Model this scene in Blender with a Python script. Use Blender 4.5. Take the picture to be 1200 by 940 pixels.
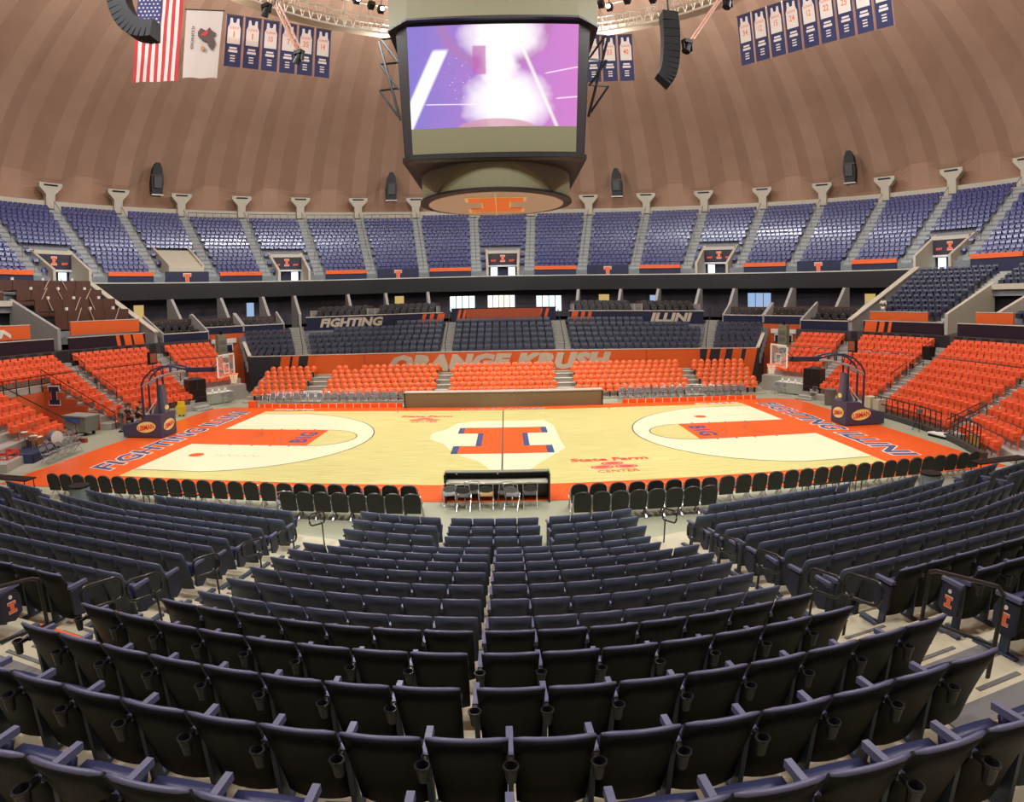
import bpy, bmesh, math, random
import numpy as np
from mathutils import Matrix, Vector, Euler

random.seed(4)
for o in list(bpy.data.objects):
    bpy.data.objects.remove(o)
scn = bpy.context.scene
COL = scn.collection
PI = math.pi
def rad(d): return d * PI / 180.0

# ------------------------------------------------------------------ camera
cam = bpy.data.cameras.new('camera')
cam.type = 'PANO'
cam.panorama_type = 'FISHEYE_LENS_POLYNOMIAL'      # ultra-wide phone lens
cam.sensor_fit = 'HORIZONTAL'
cam.sensor_width = 36.0
cam.fisheye_fov = PI
cam.fisheye_polynomial_k0 = 0.0
cam.fisheye_polynomial_k1 = -0.04541420940521801
cam.fisheye_polynomial_k2 = -0.00024126183584563456
cam.fisheye_polynomial_k3 = 7.2868571680081655e-06
cam.fisheye_polynomial_k4 = 3.6840250390983453e-07
cam.shift_y = (433.07 - 470.0) / 940.0
cam.clip_end = 500
cam_o = bpy.data.objects.new('camera', cam)
COL.objects.link(cam_o)
CAM = Vector((0.213, -26.76, 5.558))
def _cam_matrix():
    yaw, pit, rol = .00916, .09455, .0167
    Ry = Matrix(((math.cos(yaw), -math.sin(yaw), 0), (math.sin(yaw), math.cos(yaw), 0), (0, 0, 1)))
    Rp = Matrix(((1, 0, 0), (0, math.cos(pit), -math.sin(pit)), (0, math.sin(pit), math.cos(pit))))
    Rr = Matrix(((math.cos(rol), 0, -math.sin(rol)), (0, 1, 0), (math.sin(rol), 0, math.cos(rol))))
    M = Rr @ Rp @ Ry                      # world -> (right, forward, up)
    r, f, u = M[0], M[1], M[2]
    R = Matrix(((r[0], u[0], -f[0]), (r[1], u[1], -f[1]), (r[2], u[2], -f[2])))
    return Matrix.Translation(CAM) @ R.to_4x4()
cam_o.matrix_world = _cam_matrix()
scn.camera = cam_o

# ------------------------------------------------------------------ light and exposure
scn.view_settings.view_transform = 'Standard'
scn.view_settings.look = 'None'
scn.view_settings.gamma = 1.0
scn.view_settings.use_curve_mapping = False
scn.view_settings.exposure = 0.0
world = bpy.data.worlds.new('world')
scn.world = world
world.use_nodes = True
world.node_tree.nodes['Background'].inputs[0].default_value = (.5, .5, .55, 1)
world.node_tree.nodes['Background'].inputs[1].default_value = 0.0

# house lights: omnidirectional bowl lamps and court floods, all hung from the ring catwalk
LAMP_R, LAMP_Z = 21.5, 29.5
def lamp(name, loc, energy, color, size=.6):
    l = bpy.data.lights.new(name, 'POINT'); l.energy = energy; l.color = color; l.shadow_soft_size = size
    o = bpy.data.objects.new(name, l); COL.objects.link(o); o.location = loc
    return o
def flood(name, loc, target, energy, color, cone, blend=.6, size=.5):
    l = bpy.data.lights.new(name, 'SPOT'); l.energy = energy; l.color = color; l.spot_size = rad(cone); l.spot_blend = blend
    l.shadow_soft_size = size
    o = bpy.data.objects.new(name, l); COL.objects.link(o); o.location = loc
    o.rotation_euler = (Vector(target) - Vector(loc)).to_track_quat('-Z', 'Y').to_euler()
    return o
E_HOUSE, E_COURT, E_UPPER = 7000, 16500, 4600
for k in range(8):                                   # warm house lamps around the ring
    a = rad(22.5 + 45 * k)
    lamp('house_lamp', (23.5 * math.sin(a), 23.5 * math.cos(a), 28.0), E_HOUSE, (.97, .98, 1.0))
for k in range(6):                                   # court floods
    a = rad(30 + 60 * k)
    flood('court_flood', (LAMP_R * math.sin(a), LAMP_R * math.cos(a), LAMP_Z - 1), (2.5 * math.sin(a), 1.0 * math.cos(a), 0), E_COURT, (.97, 1.0, .95), 62)
for k in range(12):                                  # cool floods washing the upper seats
    a = rad(15 + 30 * k)
    flood('seat_flood', (LAMP_R * math.sin(a), LAMP_R * math.cos(a), LAMP_Z - 1), (48 * math.sin(a), 48 * math.cos(a), 12), E_UPPER, (.88, .94, 1.0), 75)

# ------------------------------------------------------------------ materials
MATS = {}
def mat(name, col, rough=.6, metal=0.0, spec=.5, noise=0.0, nscale=8.0, coat=0.0, bump=0.0, col2=None):
    if name in MATS: return MATS[name]
    m = bpy.data.materials.new(name); m.use_nodes = True
    nt = m.node_tree; b = nt.nodes['Principled BSDF']
    b.inputs['Roughness'].default_value = rough
    b.inputs['Metallic'].default_value = metal
    b.inputs['Specular IOR Level'].default_value = spec
    b.inputs['Coat Weight'].default_value = coat
    b.inputs['Coat Roughness'].default_value = .15
    c = tuple(col) + (1,)
    b.inputs['Base Color'].default_value = c
    if noise > 0 or col2:
        tc = nt.nodes.new('ShaderNodeTexCoord'); n = nt.nodes.new('ShaderNodeTexNoise'); n.inputs['Scale'].default_value = nscale
        n.inputs['Detail'].default_value = 4
        nt.links.new(tc.outputs['Object'], n.inputs['Vector'])
        r = nt.nodes.new('ShaderNodeMix'); r.data_type = 'RGBA'
        k2 = col2 if col2 else tuple(v * (1 - noise) for v in col)
        r.inputs[6].default_value = c if col2 else tuple(min(1, v * (1 + noise)) for v in col) + (1,)
        r.inputs[7].default_value = tuple(k2) + (1,)
        nt.links.new(n.outputs['Fac'], r.inputs[0]); nt.links.new(r.outputs[2], b.inputs['Base Color'])
        if bump > 0:
            bp = nt.nodes.new('ShaderNodeBump'); bp.inputs['Strength'].default_value = bump; bp.inputs['Distance'].default_value = .02
            nt.links.new(n.outputs['Fac'], bp.inputs['Height']); nt.links.new(bp.outputs[0], b.inputs['Normal'])
    MATS[name] = m
    return m
def emis(name, col, strength):
    if name in MATS: return MATS[name]
    m = bpy.data.materials.new(name); m.use_nodes = True; nt = m.node_tree; b = nt.nodes['Principled BSDF']
    b.inputs['Base Color'].default_value = (.02, .02, .02, 1)
    b.inputs['Emission Color'].default_value = tuple(col) + (1,); b.inputs['Emission Strength'].default_value = strength
    MATS[name] = m
    return m
def glassmat(name, col, alpha):
    if name in MATS: return MATS[name]
    m = bpy.data.materials.new(name); m.use_nodes = True; b = m.node_tree.nodes['Principled BSDF']
    b.inputs['Base Color'].default_value = tuple(col) + (1,); b.inputs['Roughness'].default_value = .05
    b.inputs['Alpha'].default_value = alpha
    MATS[name] = m
    return m

ORANGE = (.80, .13, .018); NAVY = (.012, .018, .055)
M_conc = mat('pale_concrete', (.52, .49, .35), .8, noise=.18, nscale=1.2)
M_floor = mat('grey_event_floor', (.34, .35, .25), .55, noise=.12, nscale=.6)
M_step = mat('stair_concrete', (.40, .40, .36), .85, noise=.15, nscale=2)
M_grip = mat('grip_strip', (.14, .14, .13), .8)
M_black = mat('black_plastic', (.0055, .0052, .005), .55, spec=.35, noise=.25, nscale=60)
M_slate = mat('slate_navy_plastic', (.056, .074, .112), .5, noise=.2, nscale=40)
M_navyseat = mat('navy_plastic', (.018, .024, .085), .40)
M_rim_sheen = mat('navy_rim_painted_sheen', (.12, .125, .22), .35)  # navy edge plastic lightened to lavender, overhead highlight painted into its colour
M_orange = mat('orange_paint', ORANGE, .5)
M_orangeseat = mat('orange_seat_plastic', (.86, .13, .045), .35)
M_navy = mat('navy_panel', NAVY, .45)
M_white = mat('white_paint', (.80, .78, .70), .5)
M_metal = mat('black_metal', (.012, .012, .012), .3, spec=.6)
M_chrome = mat('brushed_steel', (.55, .55, .55), .3, metal=1.0)
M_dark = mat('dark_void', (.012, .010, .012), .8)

# ------------------------------------------------------------------ mesh helpers
class MB:
    def __init__(s): s.v = []; s.f = []; s.m = []
    def add(s, vs, fs, mi=0, T=None):
        n = len(s.v)
        if T is not None: vs = [tuple(T @ Vector(p)) for p in vs]
        s.v += [tuple(p) for p in vs]; s.f += [tuple(i + n for i in f) for f in fs]; s.m += [mi] * len(fs)
        return s
    def box(s, c, d, mi=0, rz=0.0, T=None):
        x, y, z = d[0] / 2, d[1] / 2, d[2] / 2
        vs = [(-x, -y, -z), (x, -y, -z), (x, y, -z), (-x, y, -z), (-x, -y, z), (x, -y, z), (x, y, z), (-x, y, z)]
        ca, sa = math.cos(rz), math.sin(rz)
        vs = [(c[0] + a * ca - b * sa, c[1] + a * sa + b * ca, c[2] + e) for a, b, e in vs]
        return s.add(vs, [(3, 2, 1, 0), (4, 5, 6, 7), (0, 1, 5, 4), (1, 2, 6, 5), (2, 3, 7, 6), (3, 0, 4, 7)], mi, T)
    def prism(s, poly, z0, z1, mi=0, T=None):
        n = len(poly)
        vs = [(p[0], p[1], z0) for p in poly] + [(p[0], p[1], z1) for p in poly]
        fs = [tuple(range(n - 1, -1, -1)), tuple(range(n, 2 * n))] + [(i, (i + 1) % n, n + (i + 1) % n, n + i) for i in range(n)]
        return s.add(vs, fs, mi, T)
    def hull8(s, b, t, mi=0, T=None):           # two quads bottom / top (ccw)
        return s.add(list(b) + list(t), [(3, 2, 1, 0), (4, 5, 6, 7), (0, 1, 5, 4), (1, 2, 6, 5), (2, 3, 7, 6), (3, 0, 4, 7)], mi, T)
    def tube(s, pts, r, n=6, mi=0, closed=False, T=None):
        pts = [Vector(p) for p in pts]; k = len(pts); vs = []; fs = []
        for i, p in enumerate(pts):
            a = pts[(i - 1) % k] if (closed or i > 0) else p
            b = pts[(i + 1) % k] if (closed or i < k - 1) else p
            d = (b - a).normalized()
            u = d.cross(Vector((0, 0, 1)))
            if u.length < .05: u = d.cross(Vector((1, 0, 0)))
            u.normalize(); w = u.cross(d)
            rr = r[i] if isinstance(r, (list, tuple)) else r
            for j in range(n):
                an = 2 * PI * j / n
                vs.append(tuple(p + u * math.cos(an) * rr + w * math.sin(an) * rr))
        for i in range(k if closed else k - 1):
            i2 = (i + 1) % k
            for j in range(n):
                fs.append((i * n + j, i * n + (j + 1) % n, i2 * n + (j + 1) % n, i2 * n + j))
        if not closed:
            fs.append(tuple(range(n))); fs.append(tuple((k - 1) * n + j for j in range(n - 1, -1, -1)))
        return s.add(vs, fs, mi, T)
    def cyl(s, c, r, h, n=16, r2=None, mi=0, T=None):
        r2 = r if r2 is None else r2
        vs = [(c[0] + r * math.cos(2 * PI * i / n), c[1] + r * math.sin(2 * PI * i / n), c[2]) for i in range(n)]
        vs += [(c[0] + r2 * math.cos(2 * PI * i / n), c[1] + r2 * math.sin(2 * PI * i / n), c[2] + h) for i in range(n)]
        return s.add(vs, [tuple(range(n - 1, -1, -1)), tuple(range(n, 2 * n))] + [(i, (i + 1) % n, n + (i + 1) % n, n + i) for i in range(n)], mi, T)
    def arc(s, r0, r1, z0, z1, a0, a1, n, mi=0, fn=None):      # solid annular sector, azimuth clockwise from +y (degrees)
        fn = fn or pol
        vs = []; fs = []
        for i in range(n + 1):
            a = a0 + (a1 - a0) * i / n
            vs += [fn(a, r0, z0), fn(a, r1, z0), fn(a, r1, z1), fn(a, r0, z1)]
        for i in range(n):
            b = 4 * i
            for j in range(4):
                fs.append((b + j, b + (j + 1) % 4, b + 4 + (j + 1) % 4, b + 4 + j))
        fs += [(3, 2, 1, 0), (4 * n, 4 * n + 1, 4 * n + 2, 4 * n + 3)]
        return s.add(vs, fs, mi)
    def prof(s, prof, a0, a1, n, mi=0, close=True):            # sweep a closed (R,z) profile around the arena axis
        k = len(prof); vs = []; fs = []
        for i in range(n + 1):
            a = a0 + (a1 - a0) * i / n
            vs += [pol(a, r, z) for r, z in prof]
        for i in range(n):
            for j in range(k if close else k - 1):
                fs.append((i * k + j, i * k + (j + 1) % k, (i + 1) * k + (j + 1) % k, (i + 1) * k + j))
        if close: fs += [tuple(range(k - 1, -1, -1)), tuple(n * k + j for j in range(k))]
        return s.add(vs, fs, mi)
    def mesh(s, name, mats, smooth=False):
        me = bpy.data.meshes.new(name); me.from_pydata(s.v, [], s.f)
        for m in (mats if isinstance(mats, (list, tuple)) else [mats]): me.materials.append(m)
        if any(s.m): me.polygons.foreach_set('material_index', s.m)
        bm = bmesh.new(); bm.from_mesh(me); bmesh.ops.recalc_face_normals(bm, faces=bm.faces); bm.to_mesh(me); bm.free()
        if smooth: me.polygons.foreach_set('use_smooth', [True] * len(me.polygons))
        me.update()
        return me
    def obj(s, name, mats, parent=None, smooth=False, **kw):
        return put(name, s.mesh(name, mats, smooth), parent, **kw)
def pol(a, r, z=0.0):
    return (r * math.sin(rad(a)), r * math.cos(rad(a)), z)
def put(name, me, parent=None, loc=None, rz=None, label=None, cat=None, group=None, kind=None):
    o = bpy.data.objects.new(name, me); COL.objects.link(o)
    if parent is not None: o.parent = parent
    if loc is not None: o.location = loc
    if rz is not None: o.rotation_euler = (0, 0, rz) if not isinstance(rz, (tuple, list)) else rz
    if label: o['label'] = label
    if cat: o['category'] = cat
    if group: o['group'] = group
    if kind: o['kind'] = kind
    return o
def thing(name, label, cat, loc=(0, 0, 0), rz=0, group=None):
    return put(name, None, None, loc, rz, label, cat, group)
def struct(name, mb, m, parent=None, label=None, smooth=False):
    return mb.obj(name, m, parent, smooth, label=label, kind='structure')
_dg = None
def text_mesh(body, size, ext=.004, shear=0.0, offset=0.0, name='lettering', width=None, height=None, spacing=1.0, mats=None):
    c = bpy.data.curves.new('t', 'FONT'); c.body = body; c.size = 1.0; c.extrude = ext; c.shear = shear; c.offset = offset
    c.align_x = 'CENTER'; c.align_y = 'CENTER'; c.resolution_u = 2; c.space_character = spacing
    o = bpy.data.objects.new('t', c)
    me = bpy.data.meshes.new_from_object(o)
    bpy.data.objects.remove(o); bpy.data.curves.remove(c)
    n = len(me.vertices); a = np.empty(n * 3); me.vertices.foreach_get('co', a); a = a.reshape(-1, 3)
    lo, hi = a.min(0), a.max(0); ctr = (lo + hi) / 2
    a -= ctr; a[:, 0] *= (width / (hi[0] - lo[0])) if width else size; a[:, 1] *= (height / (hi[1] - lo[1])) if height else size
    me.vertices.foreach_set('co', a.ravel()); me.name = name
    me.materials.clear()
    for m in (mats or []): me.materials.append(m)
    me.update()
    return me
FLAT = Matrix.Identity(4)
STAND = Matrix.Rotation(PI / 2, 4, 'X')          # text facing -y
def put_text(body, width, height, M, m, parent, shear=0.0, offset=.02, spacing=1.0, name='lettering', ext=.004):
    me = text_mesh(body, 1, ext, shear, offset, name, width, height, spacing, [m])
    o = put(name, me, parent)
    o.matrix_local = M
    return o
def block_I(w, h, t, shadow=False):
    # slab-serif capital I outline, centred
    b = h * .27; s = w * .24
    return [(-w/2, -h/2), (w/2, -h/2), (w/2, -h/2 + b), (s, -h/2 + b), (s, h/2 - b), (w/2, h/2 - b), (w/2, h/2), (-w/2, h/2), (-w/2, h/2 - b), (-s, h/2 - b), (-s, -h/2 + b), (-w/2, -h/2 + b)]
def emblem_I(name, w, h, M, parent, fill, edge, t=.006, border=.12):
    mb = MB(); mb.prism([(x * (1 + border), y * (1 + border)) for x, y in block_I(w, h, 0)], 0, t); e = mb.obj(name, edge, parent); e.matrix_local = M
    mb = MB(); mb.prism(block_I(w, h, 0), 0, t * 1.6); f = mb.obj('emblem_fill', fill, e)
    return e
ORD = ['zeroth', 'first', 'second', 'third', 'fourth', 'fifth', 'sixth', 'seventh', 'eighth', 'ninth', 'tenth', 'eleventh', 'twelfth', 'thirteenth', 'fourteenth', 'fifteenth', 'sixteenth', 'seventeenth', 'eighteenth', 'nineteenth', 'twentieth'] + ['twenty-' + s for s in ('first', 'second', 'third', 'fourth', 'fifth', 'sixth', 'seventh', 'eighth', 'ninth')] + ['thirtieth'] + ['thirty-' + s for s in ('first', 'second', 'third', 'fourth', 'fifth', 'sixth', 'seventh', 'eighth', 'ninth')] + ['fortieth'] + ['forty-' + s for s in ('first', 'second', 'third', 'fourth', 'fifth', 'sixth', 'seventh', 'eighth', 'ninth')]
def copy_tree(o, parent=None):
    c = o.copy(); COL.objects.link(c); c.parent = parent
    for ch in o.children: copy_tree(ch, c)
    return c
def merged(name, me, places, label, cat=None, kind='stuff', parent=None):
    """one mesh out of many placements (x, y, z, rz) of a small mesh"""
    n = len(me.vertices); a = np.empty(n * 3); me.vertices.foreach_get('co', a); a = a.reshape(-1, 3)
    nl = len(me.loops); li = np.empty(nl, dtype=np.int64); me.loops.foreach_get('vertex_index', li)
    npo = len(me.polygons); ls = np.empty(npo, dtype=np.int64); lt = np.empty(npo, dtype=np.int64); mi = np.empty(npo, dtype=np.int64); sm = np.empty(npo, dtype=bool)
    me.polygons.foreach_get('loop_start', ls); me.polygons.foreach_get('loop_total', lt); me.polygons.foreach_get('material_index', mi); me.polygons.foreach_get('use_smooth', sm)
    P = np.array(places, float); k = len(P)
    c, s = np.cos(P[:, 3]), np.sin(P[:, 3])
    V = np.empty((k, n, 3))
    V[:, :, 0] = P[:, 0:1] + a[None, :, 0] * c[:, None] - a[None, :, 1] * s[:, None]
    V[:, :, 1] = P[:, 1:2] + a[None, :, 0] * s[:, None] + a[None, :, 1] * c[:, None]
    V[:, :, 2] = P[:, 2:3] + a[None, :, 2]
    out = bpy.data.meshes.new(name)
    out.vertices.add(k * n); out.vertices.foreach_set('co', V.ravel())
    out.loops.add(k * nl); out.loops.foreach_set('vertex_index', (li[None, :] + np.arange(k)[:, None] * n).ravel())
    out.polygons.add(k * npo); out.polygons.foreach_set('loop_start', (ls[None, :] + np.arange(k)[:, None] * nl).ravel())
    out.polygons.foreach_set('material_index', np.tile(mi, k)); out.polygons.foreach_set('use_smooth', np.tile(sm, k))
    for m in me.materials: out.materials.append(m)
    out.update(calc_edges=True); out.validate()
    return put(name, out, parent, label=label, cat=cat, kind=kind)
def dist_cam(p): return (Vector(p[:3]) - CAM).length
def in_view(p, margin=.06):
    v = Vector(p[:3]) - CAM
    az = math.atan2(v.x, v.y)
    return abs(az) < .84 + margin
# ------------------------------------------------------------------ projection used only to pick which repeats lie in view
_Mi = cam_o.matrix_world.inverted()
def project(p):
    v = _Mi @ Vector(p[:3]); r, f, u = v.x, -v.z, v.y
    h = math.hypot(r, u); th = math.atan2(h, f); q = 721.37 * (th - .0862 * th**3 + .1802 * th**5) if th < 1.3 else 5000
    return 600 + q * r / h, 433.07 - q * u / h
def seen(p, mx=60, my=60):
    x, y = project(p); return -mx < x < 1200 + mx and -my < y < 940 + my

# ------------------------------------------------------------------ floor and court
struct('floor', MB().cyl((0, 0, -.3), 34, .3, 96), M_floor)

def court_wood():
    m = bpy.data.materials.new('maple_boards'); m.use_nodes = True; nt = m.node_tree; b = nt.nodes['Principled BSDF']
    tc = nt.nodes.new('ShaderNodeTexCoord'); mp = nt.nodes.new('ShaderNodeMapping'); mp.inputs['Scale'].default_value = (.45, 9, 1)
    n = nt.nodes.new('ShaderNodeTexNoise'); n.inputs['Scale'].default_value = 1.6; n.inputs['Detail'].default_value = 5
    cr = nt.nodes.new('ShaderNodeValToRGB'); cr.color_ramp.elements[0].position = .32; cr.color_ramp.elements[1].position = .66
    cr.color_ramp.elements[0].color = (.57, .50, .15, 1); cr.color_ramp.elements[1].color = (.75, .71, .31, 1)
    nt.links.new(tc.outputs['Object'], mp.inputs[0]); nt.links.new(mp.outputs[0], n.inputs[0]); nt.links.new(n.outputs[0], cr.inputs[0])
    nt.links.new(cr.outputs[0], b.inputs['Base Color']); b.inputs['Roughness'].default_value = .28; b.inputs['Specular IOR Level'].default_value = .4
    return m
M_wood = court_wood()
M_cream = mat('pale_stained_maple', (.82, .80, .54), .28, noise=.04, nscale=3)
M_corange = mat('orange_floor_paint', (.86, .115, .012), .25)
M_cnavy = mat('navy_floor_paint', (.045, .085, .22), .25)
M_cline = mat('dark_floor_line', (.10, .09, .07), .3)
M_cwhite = mat('white_floor_paint', (.82, .78, .68), .28)
M_cred = mat('red_floor_paint', (.75, .06, .03), .28)
L, W = 14.325, 7.62
court = thing('basketball_court', 'glossy maple basketball court with orange borders and a big orange letter at midcourt', 'court')
def flat(name, poly, z, m, parent=court, t=.003):
    return MB().prism(poly, z - t, z).obj(name, m, parent)
def rect(x0, y0, x1, y1): return [(x0, y0), (x1, y0), (x1, y1), (x0, y1)]
flat('orange_border', [(-18.6, -9.4), (18.6, -9.4), (18.6, 8.4), (17.3, 9.2), (-17.3, 9.2), (-18.6, 8.4)], .02, M_corange, t=.02)
flat('maple_deck', rect(-L, -W, L, W), .024, M_wood)
def ring_poly(r, a0, a1, n, cx, cy=0): return [(cx + r * math.cos(rad(a0 + (a1 - a0) * i / n)), cy + r * math.sin(rad(a0 + (a1 - a0) * i / n))) for i in range(n + 1)]
def line_strip(name, pts, w, z, m=None, parent=court):
    mb = MB(); n = len(pts); vs = []
    for i, p in enumerate(pts):
        a = Vector(pts[max(0, i - 1)]); b = Vector(pts[min(n - 1, i + 1)]); d = (b - a).normalized(); q = Vector((-d.y, d.x)) * w / 2
        vs += [(p[0] + q.x, p[1] + q.y, z), (p[0] - q.x, p[1] - q.y, z)]
    mb.add(vs, [(2 * i, 2 * i + 1, 2 * i + 3, 2 * i + 2) for i in range(n - 1)])
    return mb.obj(name, m or M_cline, parent)
for s in (-1, 1):
    hx = L - 1.6
    a = math.degrees(math.asin(6.6 / 6.75))
    arc = [(L - 0.0, -6.6)] + [(hx - x, y) for x, y in [(6.75 * math.cos(rad(t)), 6.75 * math.sin(rad(t))) for t in np.linspace(-a, a, 40)]] + [(L, 6.6)]
    pz = [(s * x, y) for x, y in arc]
    flat('three_point_area', pz, .027, M_cream)
    line_strip('three_point_line', pz, .06, .0285)
    fx = L - 5.79
    ft = [(s * x, y) for x, y in ring_poly(1.83, 90, 270, 24, fx)]
    flat('free_throw_circle', ft, .030, M_wood)
    line_strip('free_throw_line', ft, .06, .0315)
    key = flat('painted_key', rect(s * fx, -1.83, s * L, 1.83), .030, M_corange)
    line_strip('key_line', [(s * x, y) for x, y in ring_poly(1.83, -90, 90, 24, fx)], .04, .0315)
    line_strip('restricted_arc', [(s * x, y) for x, y in ring_poly(1.25, 90, 270, 16, hx)], .05, .0315)
    for yy in (-1.83, 1.83):
        line_strip('lane_line', [(s * L, yy), (s * fx, yy)], .04, .0315)
        for q in (2.1, 3.2, 4.1, 5.0):
            flat('lane_mark', rect(s * (L - q) - .05, yy - (.2 if yy < 0 else 0), s * (L - q) + .05, yy + (.2 if yy > 0 else 0)), .0315, M_cline)
    # conference mark in the key: three characters across the lane, top toward mid-court
    T = Matrix.Translation((s * 9.25, 0, .033)) @ Matrix.Rotation(-s * PI / 2, 4, 'Z')
    put_text('B1G', 2.3, .85, T, M_cnavy, key, offset=.03)
    # end-line lettering
    T = Matrix.Translation((s * 15.85, .3, .024)) @ Matrix.Rotation(-s * PI / 2, 4, 'Z')
    put_text('FIGHTING ILLINI', 14.55, 1.30, T, M_cwhite, court, shear=.18, offset=.055, ext=.002, name='end_line_lettering_edge')
    put_text('FIGHTING ILLINI', 14.42, 1.14, T @ Matrix.Translation((0, 0, .004)), M_cnavy, court, shear=.18, offset=.022, ext=.002, name='end_line_lettering')
    # small orange ball and signature
    by = -3.95 if s < 0 else 3.65
    bx = -12.9 if s < 0 else 10.3
    flat('orange_disc', ring_poly(.34, 0, 360, 20, bx, by)[:-1], .030, M_corange)
    line_strip('signature', [(bx + .9 + .19 * i, by + (.12 if i % 2 else -.1) + (.1 if i % 3 == 0 else 0)) for i in range(12)], .035, .030)
line_strip('centre_line', [(0, -W), (0, W)], .06, .034)
blob = [(-1.41, 4.15), (-2.3, 3.5), (-2.6, 2.2), (-3.29, .9), (-3.2, -.3), (-2.5, -1.3), (-2.11, -2.48), (-1.59, -3.5), (-.9, -4.4), (-.61, -5.15), (-.22, -6.38), (.37, -6.42), (1.0, -5.7), (1.28, -5.0), (1.8, -3.93), (2.56, -2.38), (2.48, -1.04), (2.45, 2.63), (2.06, 4.15)]
state = flat('pale_state_outline', blob, .027, M_cream)
# midcourt letter: navy drop edge and orange face
def bigI(w, h, b, s): return [(-w, -h), (w, -h), (w, -h + b), (s, -h + b), (s, h - b), (w, h - b), (w, h), (-w, h), (-w, h - b), (-s, h - b), (-s, -h + b), (-w, -h + b)]
flat('midcourt_letter_edge', [(x, y - .43) for x, y in bigI(2.05, 2.75, 1.42, 1.12)], .030, M_cnavy)
flat('midcourt_letter', [(x, y - .43) for x, y in bigI(1.78, 2.75, 1.36, .88)], .0325, M_corange)
def sponsor(cx, cy, w):
    put_text('State Farm', w, w * .17, Matrix.Translation((cx, cy + w * .17, .028)), M_cred, court, offset=.03, name='sponsor_lettering')
    put_text('CENTER', w * .5, w * .11, Matrix.Translation((cx + .05, cy - w * .42, .028)), M_cred, court, offset=.0, name='sponsor_lettering')
    for dx, dy in ((0, -.05), (-.15, -.22), (.15, -.22)):
        r = w * .125
        e = [(cx + dx * w + r * 1.15 * math.cos(2 * PI * i / 24), cy + dy * w + r * .72 * math.sin(2 * PI * i / 24)) for i in range(24)]
        flat('sponsor_oval', e, .028, M_cred)
        line_strip('sponsor_oval_line', [(cx + dx * w + r * .85 * math.cos(2 * PI * i / 24), cy + dy * w + r * .5 * math.sin(2 * PI * i / 24)) for i in range(25)], .03, .030, M_cwhite)
sponsor(4.0, -5.1, 2.95)
sponsor(-4.1, 5.25, 2.8)
put_text('ILLINOIS', 4.8, .42, Matrix.Translation((0, 8.1, .024)), M_cwhite, court, shear=.2, name='sideline_lettering')
put_text('ILLINOIS', 4.7, .34, Matrix.Translation((0, 8.1, .027)), M_cnavy, court, shear=.2, name='sideline_lettering', offset=0)
put_text('Carle', 2.7, .5, Matrix.Translation((-12.7, 8.3, .024)), M_cwhite, court, name='sideline_lettering')
put_text('Carle', 2.9, .5, Matrix.Translation((12.8, 8.0, .024)), M_cwhite, court, name='sideline_lettering')
for s in (-1, 1): line_strip('coaching_line', [(s * 6.2, 7.9), (s * 5.9, 7.0)], .06, .030)

# ------------------------------------------------------------------ dome
STEP = 8.06
def dome_mat():
    m = mat('sprayed_dome', (.46, .285, .185), .9, noise=.0, col2=(.36, .220, .148), nscale=.45, bump=.25)
    return m
DP = [(57.6, 18.4), (57.4, 19.4), (57.0, 20.6), (56.2, 22.2), (54.2, 24.8), (51, 27.6), (47, 30.2), (42, 32.8), (36, 35.2), (29, 37.2), (21, 38.8), (12, 39.8), (3, 40.1)]
def dense(P, n=4):
    out = []
    for i in range(len(P) - 1):
        p0, p1, p2, p3 = [np.array(P[max(0, min(len(P) - 1, i + k))], float) for k in (-1, 0, 1, 2)]
        for q in range(n):
            t = q / n; out.append(tuple(.5 * ((2 * p1) + (-p0 + p2) * t + (2 * p0 - 5 * p1 + 4 * p2 - p3) * t * t + (-p0 + 3 * p1 - 3 * p2 + p3) * t ** 3)))
    return out + [tuple(P[-1])]
DP = dense(DP)
def build_dome():
    mb = MB(); n = 45; sub = 8; tot = n * sub; vs = []; fs = []
    for i in range(tot):
        az = STEP * (i / sub) * (360.0 / (n * STEP)) + STEP / 2
        t = (i % sub) / sub; t = t if t <= .5 else t - 1; t = abs(t)
        fold = 0 if t < .13 else (1 if t > .37 else (t - .13) / .24)
        for R, z in DP:
            amp = 1.7 * max(0, min(1, (R - 16) / 40)) * min(1, max(.3, (57.8 - R) / 1.6))
            nz = .8 - .3 * max(0, min(1, (R - 35) / 15))
            vs.append((( R + (fold - .4) * amp * .8) * math.sin(rad(az)), (R + (fold - .4) * amp * .8) * math.cos(rad(az)), z + (fold - .4) * amp * nz))
    k = len(DP)
    for i in range(tot):
        for j in range(k - 1): fs.append((i * k + j, ((i + 1) % tot) * k + j, ((i + 1) % tot) * k + j + 1, i * k + j + 1))
    mb.add(vs, fs)
    return mb.obj('ceiling', dome_mat(), kind='structure', label='tan folded concrete dome over the arena')
build_dome()
M_pale = mat('cream_concrete', (.52, .48, .38), .8, noise=.08, nscale=2)
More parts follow.
